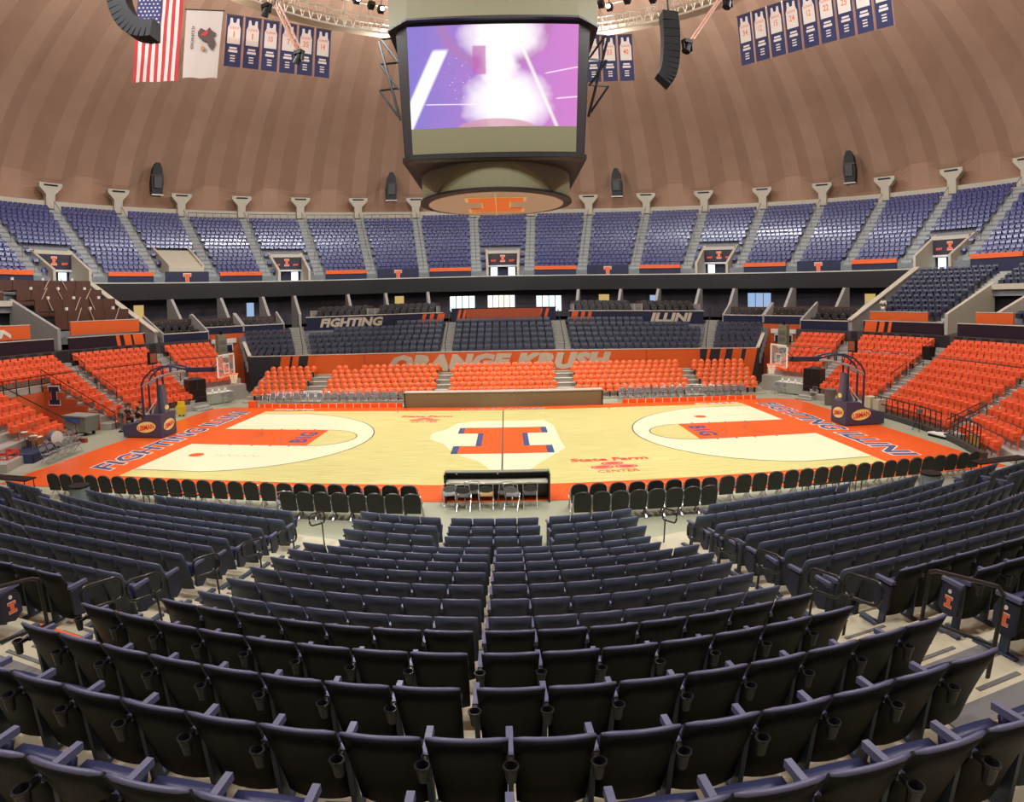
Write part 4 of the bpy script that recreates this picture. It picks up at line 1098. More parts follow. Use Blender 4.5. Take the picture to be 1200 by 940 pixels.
eblock(-1, 'nearest left block', (96, 108), (96.5, 103), 1, 6)
eall.sort(key=lambda t: (not seen(t, 5, 5), dist_cam(t)))
for x, y, z, rz, nm, j, i in eall[:300]:
    put('stadium_seat', ome, None, (x, y, z), rz, 'orange plastic seat, %s, %s row up, %s from its far aisle' % (nm, ORD[j + 1], ORD[i + 1]), 'seat', 'orange seats of the end stands')
merged('orange_seating', ome, [t[:4] for t in eall[300:]], 'remaining rows of orange plastic seats behind the hoops', 'seating')
# stairs between the orange blocks
for s, wd in ((1, 'right'), (-1, 'left')):
    for q, (t0, b0) in enumerate(((63.9, 66.6), (79.7, 82.5), (98.0, 102.5))):
        if s < 0 and q == 2: continue
        o = put('floor_end_stair', None, kind='structure', label='stair between orange seat blocks on the %s, %s from the far corner' % (wd, ORD[q + 1]))
        for h in range(20):
            R = ER[0] - .2 + .39 * h; z = .176 * h; t = (R - ER[0]) / (ER[9] - ER[0]); az = s * lerp(b0, t0, t)
            p = pol(az, R, z - .04)
            MB().box(p, (1.15, .40, .2), rz=-rad(az)).obj('stair_step', M_step, o)
            p = pol(az, R - .19, z + .062); MB().box(p, (1.1, .05, .012), rz=-rad(az)).obj('nosing', M_white if h % 2 else M_black, o)
# handrails in front of seat rows
def rail_arc(s, a0, a1, R, z, h, label, n=5, bars=2, parent=None, mullions=0):
    o = thing('guard_rail', label, 'railing', group='guard rails of the end stands')
    t = MB()
    for b in range(bars): t.tube([pol(s * lerp(a0, a1, i / 8), R, z + h * (b + 1) / bars) for i in range(9)], .028, 5)
    t.obj('rail_bars', M_metal, o)
    for i in range(n + 1): MB().tube([pol(s * lerp(a0, a1, i / n), R, z), pol(s * lerp(a0, a1, i / n), R, z + h)], .028, 5).obj('post', M_metal, o)
    return o
rail_arc(1, 81.6, 97, ER[7] - .42, EZ[6], .85, 'black guard rail across the big right orange block', 8, 1)
rail_arc(1, 66.2, 78.2, ER[7] - .42, EZ[6], .85, 'black guard rail across the orange block behind the right hoop', 6, 1)
rail_arc(1, 55, 62.5, ER[7] - .42, EZ[6], .85, 'black guard rail across the right corner orange block', 4, 1)
rail_arc(-1, 65.8, 78, ER[7] - .42, EZ[6], .85, 'black guard rail across the orange block behind the left hoop', 6, 1)
rail_arc(-1, 54.3, 62, ER[7] - .42, EZ[6], .85, 'black guard rail across the left corner orange block', 4, 1)
rail_arc(-1, 81, 96, ER[7] - .42, EZ[6], .9, 'black guard rail above the left tunnel', 7, 2)
rail_arc(1, 84.3, 101, ER[0] - .45, 0.25, .8, 'low black rail fence before the big right orange block', 12, 2)
rail_arc(1, 103.5, 112, ER[0] - .45, 0.25, .95, 'black rail fence before the nearest right orange block', 8, 2)
def rail_stair(s, az, R0, R1, dz, label, off=0):
    o = thing('stair_rail', label, 'handrail', group='stair rails of the end stands')
    z = lambda R: (R - ER[0]) / .78 * .352
    MB().tube([pol(s * az, R0, z(R0)), pol(s * az, R0, z(R0) + .9), pol(s * az, R1, z(R1) + .9), pol(s * az, R1, z(R1))], .028, 6).obj('rail', M_metal, o)
    MB().tube([pol(s * az, R0, z(R0) + .45), pol(s * az, R1, z(R1) + .45)], .02, 6).obj('mid_rail', M_metal, o)
    return o
for s, w in ((1, 'right'), (-1, 'left')):
    for q, (az, R0, R1) in enumerate(((63.2, 26.4, 27.7), (78.8, 26.4, 27.7), (79.6, 23.2, 24.6), (80.2, 24.6, 25.8), (65.0, 24.0, 25.2), (97.6, 26.4, 27.6))):
        if s < 0 and q == 5: continue
        rail_stair(s, az, R0, R1, 0, 'short black stair rail among the %s orange seats, %s of its set' % (w, ORD[q + 1]))
rail_stair(-1, 86.6, 20.9, 26.2, 0, 'long black sloping rail above the left tunnel wall')
rail_stair(-1, 95.9, 20.9, 25.5, 0, 'long black sloping rail on the near side of the left tunnel')
rail_stair(1, 101.6, 20.5, 22.2, 0, 'black sloping rail at the foot of the big right orange block')
rail_stair(1, 103.2, 20.5, 22.2, 0, 'black sloping rail at the foot of the nearest right orange block')
# platform edge before the right seats and two low steps
MB().arc(20.15, 20.45, 0, .25, 84, 101, 12).obj('seat_platform', mat('platform_dark', (.05, .05, .045), .6), label='dark platform edge under the big right orange block', cat='platform')
MB().arc(20.15, 20.45, 0, .25, 103, 114, 8).obj('seat_platform', mat('platform_dark', (.05, .05, .045), .6), label='dark platform edge under the nearest right orange block', cat='platform')
# tunnel on the left: brick side wall, dark mouth
def brickmat():
    m = bpy.data.materials.new('orange_brick'); m.use_nodes = True; nt = m.node_tree; b = nt.nodes['Principled BSDF']
    tc = nt.nodes.new('ShaderNodeTexCoord'); mp = nt.nodes.new('ShaderNodeMapping'); mp.inputs['Rotation'].default_value = (PI / 2, 0, 0)
    br = nt.nodes.new('ShaderNodeTexBrick'); br.inputs['Scale'].default_value = 2.4
    br.inputs['Color1'].default_value = (.52, .085, .02, 1); br.inputs['Color2'].default_value = (.45, .07, .018, 1); br.inputs['Mortar'].default_value = (.26, .05, .02, 1); br.inputs['Mortar Size'].default_value = .03
    nt.links.new(tc.outputs['Object'], mp.inputs[0]); nt.links.new(mp.outputs[0], br.inputs[0]); nt.links.new(br.outputs[0], b.inputs['Base Color']); b.inputs['Roughness'].default_value = .7
    MATS['orange_brick'] = m
    return m
M_brick = brickmat()
tw = put('wall_tunnel', None, kind='structure', label='stepped orange brick wall along the left tunnel', loc=pol(-87, 0, 0), rz=rad(87))
for j in range(2, 7): MB().box((0, ER[j] + .01, (EZ[j] + .30) / 2), (.24, .78, EZ[j] + .30)).obj('wall_course', M_brick, tw)
e = emblem_I('tunnel_emblem', .8, 1.0, Matrix.Translation((-.13, 25.0, 1.9)) @ Matrix.Rotation(-PI / 2, 4, 'Z') @ Matrix.Rotation(PI / 2, 4, 'X'), tw, M_navy, M_white, t=.02)
tw2 = put('wall_tunnel_near', None, kind='structure', label='near side wall of the left tunnel', loc=pol(-95.6, 0, 0), rz=rad(95.6))
for j in range(8): MB().box((0, ER[j] + .01, (EZ[j] + .20) / 2), (.2, .78, EZ[j] + .20)).obj('wall_course', M_brick, tw2)
struct('wall_tunnel_mouth', MB().arc(25.75, 25.85, 0, 2.1, -95.3, -87.3, 4), M_owall)
# ---- panels and upper tiers beyond the stairs
for s, w in ((1, 'right'), (-1, 'left')):
    wl = struct('wall_slope_%s' % w, MB().hull8([pol(s * 62.6, 28.6, 3.4), pol(s * 63.1, 28.6, 3.4), pol(s * 63.1, 40.3, 7.0), pol(s * 62.6, 40.3, 7.0)], [pol(s * 62.6, 28.6, 4.95), pol(s * 63.1, 28.6, 4.95), pol(s * 63.1, 40.3, 9.5), pol(s * 62.6, 40.3, 9.5)]), mat('fin_concrete', (.34, .33, .31), .8), label='sloping concrete wall closing the %s end of the suite level' % w)
    MB().hull8([pol(s * 62.4, 28.5, 4.95), pol(s * 63.3, 28.5, 4.95), pol(s * 63.3, 40.3, 9.5), pol(s * 62.4, 40.3, 9.5)], [pol(s * 62.4, 28.5, 5.05), pol(s * 63.3, 28.5, 5.05), pol(s * 63.3, 40.3, 9.6), pol(s * 62.4, 40.3, 9.6)]).obj('wall_cap', M_pale, wl)
    struct('floor_walkway_%s' % w, MB().prof([(28.2, 3.0), (28.2, 4.15), (31.0, 4.15), (31.0, 3.0)], *sorted((s * 63, s * 115)), 24), M_dark)
    struct('wall_walkway_%s' % w, MB().arc(28.2, 28.4, 2.8, 4.2, *sorted((s * 53.6, s * 115)), 30), mat('dark_wall', (.05, .045, .045), .7))
def led_panel(s, a0, a1, label, stripes, R=28.5, z0=3.98, z1=4.95, m=None):
    o = MB().arc(R, R + .12, z0, z1, *sorted((s * a0, s * a1)), 8).obj('ribbon_panel', m or mat('ribbon_navy', (.018, .012, .022), .35), label=label, cat='panel', group='ribbon panels of the end stands')
    MB().arc(R - .02, R + .2, z1, z1 + .05, *sorted((s * a0, s * a1)), 8).obj('panel_cap', mat('pale_cap', (.60, .58, .50), .5), o)
    for b0, b1 in stripes:
        lean = .35 * s
        vs = [pol(s * b0, R - .015, z0 + .02), pol(s * b1, R - .015, z0 + .02), pol(s * (b1 + lean * s), R - .015, z1 - .02), pol(s * (b0 + lean * s), R - .015, z1 - .02)]
        MB().add(vs + [tuple(Vector(v) * 1.0004) for v in vs], [(0, 1, 2, 3), (7, 6, 5, 4), (0, 4, 5, 1), (1, 5, 6, 2), (2, 6, 7, 3), (3, 7, 4, 0)]).obj('slanted_stripe', M_orange, o)
    return o
led_panel(1, 65.2, 78.6, 'dark ribbon panel with orange stripes above the block behind the right hoop', [(65.25, 67.3), (67.7, 68.6), (69.3, 69.8)])
led_panel(1, 81, 97, 'dark ribbon panel above the big right orange block', [])
led_panel(-1, 64.8, 77.6, 'dark ribbon panel with orange stripes above the block behind the left hoop', [(64.9, 66.6), (67.0, 68.2), (68.9, 69.5)])
led_panel(-1, 80, 97, 'dark ribbon panel above the left tunnel rows', [])
led_panel(1, 64.2, 73.6, 'orange parapet below the navy seats on the right', [], 30.3, 5.0, 5.62, M_orange)
led_panel(1, 81.0, 86.4, 'short orange parapet beside the right portal', [], 30.3, 5.0, 5.66, M_orange)
led_panel(-1, 63.8, 74.8, 'orange parapet below the covered brown tiers on the left', [], 30.2, 5.1, 6.0, M_orange)
ob = led_panel(-1, 80.9, 95, 'orange parapet with white lettering at the far left edge', [], 30.2, 5.05, 5.9, M_orange)
put_text('ILLINI', 4.6, .52, face_in(-86.3, 30.17, 5.42), M_white, ob, shear=.2, offset=.05)
# right: navy seats
TR = [31.4 + .86 * j for j in range(10)]; TZ = [5.0 + .40 * j for j in range(10)]
for s, w in ((1, 'right'), (-1, 'left')):
    o = put('floor_upper_tier_%s' % w, None, kind='structure', label='stepped floor of the %s upper end tier' % w)
    for j in range(10):
        a0 = 63.2
        MB().arc(TR[j] - .43, TR[j] + .43, TZ[j] - .5, TZ[j], *sorted((s * 63.2, s * 75.6)), 8).obj('tread', M_deck, o)
        MB().arc(TR[j] - .43, TR[j] + .43, TZ[j] - .5, TZ[j], *sorted((s * (75.6 if j > 5 else 83.5), s * 100)), 10).obj('tread', M_deck, o)
    MB().arc(39.5, 41.3, 8.0, 8.62, *sorted((s * 63.2, s * 100)), 16).obj('tread', M_deck, o)
nme = row_seat_me('navy_tier_seat', mat('tier_navy_plastic', (.028, .030, .062), .35))
q_all = []
for nm, a0, a1, j0, j1 in (('between slope wall and stair', 63.9, 74.2, 0, 9), ('above the portal', 76.6, 84.5, 6, 9), ('right of the portal', 85.0, 96, 0, 9)):
    for j in range(j0, j1 + 1):
        n = int(rad(a1 - a0) * TR[j] / .56)
        for i in range(n):
            az = a0 + (a1 - a0) * (i + .5) / n; p = pol(az, TR[j], TZ[j])
            if j == 0 and az < 67: continue
            if seen((p[0], p[1], p[2] + .5), 160, 20): q_all.append((p[0], p[1], p[2], -rad(az), nm, j - j0, i))
q_all.sort(key=lambda t: not seen(t, 5, 5))
for x, y, z, rz, nm, j, i in q_all[:300]:
    put('navy_tier_seat', nme, None, (x, y, z), rz, 'navy end-tier seat %s, %s row up, %s along' % (nm, ORD[j + 1], ORD[i + 1]), 'seat', 'navy seats of the right end tier')
if q_all[300:]: merged('navy_tier_seating', nme, [t[:4] for t in q_all[300:]], 'remaining navy seats at the right edge of the end tier', 'seating')
o = put('floor_tier_stair', None, kind='structure', label='stair in the right end tier')
for h in range(20):
    R = TR[0] - .3 + .43 * h; p = pol(75.3, R, TZ[0] + .2 * h - .05); MB().box(p, (1.0, .44, .2), rz=-rad(75.3)).obj('stair_step', M_step, o)
# portals of the end tiers (both sides)
for s, w in ((1, 'right'), (-1, 'left')):
    v = thing('tier_portal', 'concrete entry portal in the %s end tier' % w, 'portal')
    for A in (76.1, 83.2):
        MB().hull8([pol(s * (A - .25), 30.6, 4.1), pol(s * (A + .25), 30.6, 4.1), pol(s * (A + .25), 36.4, 4.1), pol(s * (A - .25), 36.4, 4.1)], [pol(s * (A - .25), 30.6, 5.55), pol(s * (A + .25), 30.6, 5.55), pol(s * (A + .25), 36.4, 7.9), pol(s * (A - .25), 36.4, 7.9)]).obj('side_wall', M_pale if s > 0 else mat('fin_concrete', (.34, .33, .31), .8), v)
    MB().arc(35.9, 36.5, 7.35, 7.75, *sorted((s * 76.1, s * 83.2)), 4).obj('header', M_pale, v)
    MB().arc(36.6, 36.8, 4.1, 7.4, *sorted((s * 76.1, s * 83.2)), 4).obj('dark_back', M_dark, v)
    MB().prof([(30.6, 4.15), (36.6, 4.9), (36.6, 4.6), (30.6, 3.9)], *sorted((s * 76.3, s * 83)), 4).obj('ramp', mat('ramp_brown', (.07, .055, .035), .8), v)
    if s > 0: put_text('EXIT', .7, .3, face_in(80.5, 36.5, 7.05), emis('exit_red', (1, .12, .05), 1.2), v, name='exit_sign')
# left: brown boarded tiers with pale props
M_brown = mat('brown_board', (.085, .030, .016), .55, noise=.25, nscale=1.5)
for q, (R, z0, z1, a0, a1) in enumerate(((31.9, 5.5, 6.85, 63.7, 75.0), (34.2, 6.5, 7.75, 63.6, 75.2), (36.6, 7.4, 8.6, 63.6, 75.2), (39.0, 8.3, 9.5, 63.4, 75.6))):
    o = thing('boarded_tier', 'brown boarded retractable tier on the left end stand, %s from the bottom' % ORD[q + 1], 'tier', group='brown boarded tiers')
    n = 6
    for i in range(n):
        b0 = lerp(a0, a1, i / n); b1 = lerp(a0, a1, (i + 1) / n) - .06
        MB().arc(R, R + .1, z0, z1, -b1, -b0, 2).obj('front_board', M_brown, o)
    MB().arc(R, R + 1.9, z1 - .05, z1, -a1, -a0, 6).obj('top_board', M_brown, o)
    for i in range(2 + (q < 3)):
        a = lerp(a0 + 1.5, a1 - 1, (i + .3 + .2 * (q % 2)) / 3); d = .9 if (i + q) % 2 else -.9
        MB().tube([pol(-a, R - .06, z0 + .3), pol(-(a + d), R - .06, z1 + .15)], .045, 5).obj('pale_prop', mat('pale_wood', (.5, .36, .25), .6), o)
    for i in range(3): MB().cyl(pol(-lerp(a0, a1, (i + .6) / 3.2), R + .3, z1), .12, .22, 8).obj('pale_cap_knob', M_white, o)
# more upper boards at the far left
for q, (R, z0, z1) in enumerate(((31.9, 5.5, 6.6), (37.0, 7.3, 8.4))):
    MB().arc(R, R + 1.5, z0, z1, -97, -83.6 if q == 0 else -76.4, 5).obj('boarded_tier', M_brown, label='brown boarded tier at the far left edge, %s one' % ('lower' if q == 0 else 'upper'), cat='tier', group='brown boarded tiers')
# ------------------------------------------------------------------ centre scoreboard
sbx = thing('scoreboard', 'huge hanging centre scoreboard with a bright purple video screen', 'scoreboard', (-.12, 0, 0))
def octo(a, d): return [(-a, -d), (a, -d), (d, -a), (d, a), (a, d), (-a, d), (-d, a), (-d, -a)]
def octo_loft(name, levels, m, parent=sbx, cap=True):
    mb = MB(); vs = []
    for a, d, z in levels: vs += [(x, y, z) for x, y in octo(a, d)]
    fs = []
    for q in range(len(levels) - 1):
        for i in range(8): fs.append((q * 8 + i, q * 8 + (i + 1) % 8, q * 8 + 8 + (i + 1) % 8, q * 8 + 8 + i))
    if cap: fs += [tuple(range(7, -1, -1)), tuple((len(levels) - 1) * 8 + i for i in range(8))]
    return mb.add(vs, fs).obj(name, m, parent)
M_olive = mat('unlit_olive_led', (.21, .20, .11), .55)
M_sbdark = mat('board_black', (.012, .012, .016), .4)
octo_loft('body', [(3.18, 3.50, 11.75), (3.50, 3.93, 17.35)], mat('board_grey', (.035, .033, .036), .35))
octo_loft('bottom_flange', [(3.28, 3.62, 11.58), (3.28, 3.62, 11.76)], M_sbdark)
octo_loft('under_skirt', [(3.0, 3.35, 11.50), (3.15, 3.5, 11.58)], mat('skirt_navy', (.010, .010, .022), .5))
octo_loft('top_band', [(3.4, 4.3, 17.42), (3.45, 4.36, 19.9)], M_olive)
octo_loft('top_band_trim', [(3.42, 4.32, 17.34), (3.42, 4.32, 17.43)], M_sbdark)
def screen_mat():
    m = bpy.data.materials.new('video_image'); m.use_nodes = True; nt = m.node_tree; nt.nodes.clear()
    N = lambda t, **k: nt.nodes.new(t)
    out = N('ShaderNodeOutputMaterial'); em = N('ShaderNodeEmission'); em.inputs[1].default_value = 1.12
    tc = N('ShaderNodeTexCoord'); sep = N('ShaderNodeSeparateXYZ'); nt.links.new(tc.outputs['Object'], sep.inputs[0])
    def mth(op, a, b=None, c=None):
        n = N('ShaderNodeMath'); n.operation = op
        for i, v in enumerate((a, b, c)):
            if v is None: continue
            if isinstance(v, (int, float)): n.inputs[i].default_value = v
            else: nt.links.new(v, n.inputs[i])
        return n.outputs[0]
    X, Z = sep.outputs[0], sep.outputs[2]           # X -3.4..3.4, Z 12.8..17.2
    def mix(f, a, b):
        n = N('ShaderNodeMix'); n.data_type = 'RGBA'
        nt.links.new(f, n.inputs[0])
        for i, v in ((6, a), (7, b)):
            if isinstance(v, tuple): n.inputs[i].default_value = v
            else: nt.links.new(v, n.inputs[i])
        return n.outputs[2]
    def clamp(v): 
        n = N('ShaderNodeClamp'); nt.links.new(v, n.inputs[0]); return n.outputs[0]
    noise = N('ShaderNodeTexNoise'); noise.inputs['Scale'].default_value = 1.7; noise.inputs['Detail'].default_value = 3; nt.links.new(tc.outputs['Object'], noise.inputs[0])
    nz = noise.outputs[0]
    wx = mth('ADD', X, mth('MULTIPLY', mth('SUBTRACT', nz, .5), .7))
    base = mix(clamp(mth('MULTIPLY_ADD', wx, .16, .5)), (.26, .20, .60, 1), (.62, .22, .58, 1))
    # bright column and pool
    dx = mth('MULTIPLY', mth('ADD', wx, -.25), 1.25); col = clamp(mth('SUBTRACT', 1.25, mth('MULTIPLY', dx, dx)))
    pool_x = mth('MULTIPLY', mth('ADD', wx, -.55), .62); pool_z = mth('MULTIPLY', mth('ADD', Z, -13.9), .62)
    pool = clamp(mth('SUBTRACT', 1.35, mth('ADD', mth('MULTIPLY', pool_x, pool_x), mth('MULTIPLY', pool_z, mth('MULTIPLY', pool_z, 1.6)))))
    top_x = mth('MULTIPLY', mth('ADD', wx, -.4), .62); top_z = mth('MULTIPLY', mth('ADD', Z, -16.7), .9)
    top = clamp(mth('SUBTRACT', 1.3, mth('ADD', mth('MULTIPLY', top_x, top_x), mth('MULTIPLY', top_z, top_z))))
    glow = clamp(mth('MAXIMUM', mth('MAXIMUM', col, pool), top))
    c1 = mix(mth('POWER', glow, .9), base, (1.0, .93, .97, 1))
    # pale slanted blade on the left
    bl = mth('ADD', mth('ADD', X, 2.55), mth('MULTIPLY', mth('ADD', Z, -15.0), -.42))
    blade = clamp(mth('MULTIPLY', mth('SUBTRACT', .36, mth('ABSOLUTE', bl)), 8)); lim = clamp(mth('MULTIPLY', mth('SUBTRACT', 16.2, Z), 6))
    c2 = mix(mth('MULTIPLY', blade, lim), c1, (1, .97, 1, 1))
    # sparkle
    vo = N('ShaderNodeTexVoronoi'); vo.inputs['Scale'].default_value = 7; nt.links.new(tc.outputs['Object'], vo.inputs[0])
    sp = clamp(mth('MULTIPLY', mth('SUBTRACT', .16, vo.outputs[0]), 20)); sx = mth('ADD', X, 1.35); sz = mth('ADD', Z, -15.0)
    reg = clamp(mth('SUBTRACT', 1.0, mth('ADD', mth('MULTIPLY', mth('MULTIPLY', sx, sx), 2.2), mth('MULTIPLY', mth('MULTIPLY', sz, sz), .55))))
    c3 = mix(mth('MULTIPLY', sp, reg), c2, (1, 1, 1, 1))
    # brownish arc shades near the top
    ax = mth('ADD', X, -.1); az_ = mth('ADD', Z, -17.6); rr = mth('SQRT', mth('ADD', mth('MULTIPLY', ax, ax), mth('MULTIPLY', az_, az_)))
    band = clamp(mth('SUBTRACT', 1, mth('MULTIPLY', mth('ABSOLUTE', mth('ADD', rr, -2.2)), 3.2)))
    c4 = mix(mth('MULTIPLY', mth('MULTIPLY', band, mth('SUBTRACT', 1, glow)), .65), c3, (.45, .20, .38, 1))
    # thin light streaks, a slanted bright edge on the right, a dark block and a mauve hump
    def streak(src, slope, z0, k, x0, x1, colr, amt):
        d = mth('ADD', mth('ADD', Z, -z0), mth('MULTIPLY', X, slope)); f = clamp(mth('SUBTRACT', 1, mth('MULTIPLY', mth('ABSOLUTE', d), k)))
        r = mth('MULTIPLY', clamp(mth('MULTIPLY', mth('SUBTRACT', X, x0), 8)), clamp(mth('MULTIPLY', mth('SUBTRACT', x1, X), 8)))
        return mix(mth('MULTIPLY', mth('MULTIPLY', f, r), amt), src, colr)
    c5 = streak(c4, .03, 13.75, 26, -2.7, -.4, (.95, .85, 1, 1), .9)
    c5 = streak(c5, -.22, 14.6, 22, 2.0, 3.6, (1, .85, 1, 1), .9)
    c5 = streak(c5, -.10, 13.75, 22, 2.4, 3.6, (1, .85, 1, 1), .9)
    c5 = streak(c5, 2.6, 19.2, 3.2, .9, 2.9, (1, .93, .88, 1), .85)
    bx_ = mth('MULTIPLY', clamp(mth('MULTIPLY', mth('SUBTRACT', X, -.85), 14)), clamp(mth('MULTIPLY', mth('SUBTRACT', -.25, X), 14))); bz_ = mth('MULTIPLY', clamp(mth('MULTIPLY', mth('SUBTRACT', Z, 15.0), 14)), clamp(mth('MULTIPLY', mth('SUBTRACT', 16.3, Z), 14)))
    c5 = mix(mth('MULTIPLY', mth('MULTIPLY', bx_, bz_), .75), c5, (.50, .14, .42, 1))
    ex_ = mth('MULTIPLY', mth('ADD', X, -.1), .62); ez_ = mth('MULTIPLY', mth('ADD', Z, -12.75), 2.2)
    c5 = mix(mth('MULTIPLY', clamp(mth('MULTIPLY', mth('SUBTRACT', 1, mth('ADD', mth('MULTIPLY', ex_, ex_), mth('MULTIPLY', ez_, ez_))), 5)), .8), c5, (.62, .30, .38, 1))
    nt.links.new(c5, em.inputs[0]); nt.links.new(em.outputs[0], out.inputs[0])
    return m
def face_y(z, off): return -(3.50 + (3.93 - 3.50) * (z - 11.75) / (17.35 - 11.75)) - off
def tilted(name, hw0, hw1, z0, z1, m, th=.05, parent=sbx, off=0.0):
    f0, f1 = face_y(z0, off), face_y(z1, off)
    return MB().hull8([(-hw0, f0 - th, z0), (hw0, f0 - th, z0), (hw0, f0 + .01, z0), (-hw0, f0 + .01, z0)], [(-hw1, f1 - th, z1), (hw1, f1 - th, z1), (hw1, f1 + .01, z1), (-hw1, f1 + .01, z1)]).obj(name, m, parent)
tilted('video_screen', 3.22, 3.44, 12.85, 17.2, screen_mat())
tilted('stat_strip', 3.17, 3.22, 11.80, 12.84, M_olive)
# screens on the other faces (dark)
for rz in (PI / 2, PI, -PI / 2):
    o = tilted('side_screen', 3.15, 3.4, 11.85, 17.2, M_sbdark); o.rotation_euler = (0, 0, rz)
MB().cyl((0, 0, 10.42), 3.25, 1.16, 64).obj('ring_screen', M_olive, sbx, False)
M_span = mat('spandrel_grey', (.16, .15, .11), .5)
for c in (45, 135, 225, 315):
    mb = MB(); n = 16; vs = []; fs = []
    for i in range(n + 1):
        u = 2 * i / n - 1; a = c + u * 34; zl = 10.46 + 1.10 * abs(u) ** .75
        vs += [pol(a, 3.29, zl), pol(a, 3.29, 11.6), pol(a, 3.20, 11.6), pol(a, 3.20, zl)]
    for i in range(n):
        b = i * 4
        for j in range(4): fs.append((b + j, b + (j + 1) % 4, b + 4 + (j + 1) % 4, b + 4 + j))
    mb.add(vs, fs).obj('corner_spandrel', M_span, sbx)
MB().cyl((0, 0, 10.34), 3.32, .10, 64).obj('rim', M_sbdark, sbx)
disc = MB().cyl((0, 0, 10.30), 2.95, .05, 64).obj('logo_disc', mat('mauve_disc', (.42, .36, .38), .6), sbx)
Tdisc = Matrix.Translation((0, .1, 10.295)) @ Matrix.Rotation(PI, 4, 'X')
mb = MB(); mb.prism([(x * 1.12, y * 1.1) for x, y in bigI(1.15, 1.75, .95, .58)], 0, .01); e = mb.obj('emblem_edge', mat('cream_edge', (.75, .62, .35), .5), disc); e.matrix_local = Tdisc
mb = MB(); mb.prism(bigI(1.15, 1.75, .95, .58), .004, .02); e = mb.obj('emblem_face', mat('emblem_orange', (.85, .22, .05), .5), disc); e.matrix_local = Tdisc
MB().box((0, 0, 10.27), (.03, 5.8, .02)).obj('disc_seam', M_white, disc)
# side lattice and hoist cables
for sx in (-1, 1):
    t = MB()
    for z0 in (13.8, 15.0, 16.2):
        t.tube([(sx * 3.95, -2.6, z0), (sx * 4.75, -2.6, z0 + 1.2)], .05, 5); t.tube([(sx * 4.75, -2.6, z0 + 1.2), (sx * 3.95, -2.6, z0 + 1.25)], .05, 5)
    t.tube([(sx * 3.85, -2.6, 13.6), (sx * 4.85, -2.6, 17.3)], .06, 5)
    t.obj('side_lattice', M_metal, sbx)
for sx in (-1, 1):
    for sy in (-1, 1): MB().tube([(sx * 3, sy * 3, 19.8), (sx * 3.4, sy * 3.4, 40.2)], .04, 5).obj('hoist_cable', M_chrome, sbx)

# ------------------------------------------------------------------ ring catwalk truss with stage lights
M_truss = mat('white_truss', (.70, .66, .55), .4)
tr = thing('ring_truss', 'white circular lighting truss hung below the dome', 'truss')
for nm, R, z in (('bottom_chord', 20.0, 28.0), ('top_chord', 20.0, 29.3), ('outer_chord', 21.0, 29.3), ('rail', 20.0, 30.4)):
    MB().tube([pol(i * 3, R, z) for i in range(120)], .075, 6, closed=True).obj(nm, M_truss, tr)
t = MB()
for i in range(180):
    t.tube([pol(i * 2, 20.0, 28.0), pol(i * 2 + 1, 20.0, 29.3)], .035, 4); t.tube([pol(i * 2 + 1, 20.0, 29.3), pol(i * 2 + 2, 20.0, 28.0)], .035, 4)
    if i % 6 == 0: t.tube([pol(i * 2, 20.0, 28.0), pol(i * 2, 20.0, 30.4)], .05, 4); t.tube([pol(i * 2, 20.0, 29.3), pol(i * 2, 21.0, 29.3)], .05, 4)
t.obj('lacing', M_truss, tr)
for i in range(12): MB().tube([pol(i * 30, 20.5, 29.3), pol(i * 30, 20.5, 38.2)], .03, 4).obj('hanger', M_chrome, tr)
struct('ceiling_catwalk', MB().arc(20.2, 21.9, 28.5, 28.62, -180, 180, 90), mat('catwalk_tan', (.34, .25, .15), .8), label='tan ring catwalk deck behind the lighting truss')
M_lens = emis('lamp_lens', (1.0, .93, .70), 9.0)
lamp_body = MB().prism([(-.22, -.3), (.22, -.3), (.26, .25), (-.26, .25)], -.25, .25, T=Matrix.Rotation(rad(60), 4, 'X')).mesh('lamp_body', M_black)
lens_me = MB().cyl((0, 0, 0), .18, .03, 12, T=Matrix.Rotation(rad(100), 4, 'X')).mesh('lamp_lens', M_lens)
yoke_me = MB().tube([(0, 0, .2), (0, 0, .8)], .04, 5).mesh('yoke', M_metal)
cnt = 0
for i in range(-22, 23):
    az = i * 3.4 + random.uniform(-.8, .8)
    if abs(az) < 12: continue
    cnt += 1
    z = 30.0 + random.uniform(-.3, .5)
    o = thing('stage_light', 'black stage light clamped to the ring truss, %s %s from the scoreboard' % (ORD[int((abs(i)) - 2)], 'left' if i < 0 else 'right'), 'light', pol(az, 19.6, z), -rad(az), 'stage lights on the ring truss')
    put('lamp_body', lamp_body, o)
    put('yoke', yoke_me, o)
    if i % 2 == 0: l = put('lamp_lens', lens_me, o); l.location = (0, -.33, -.1)
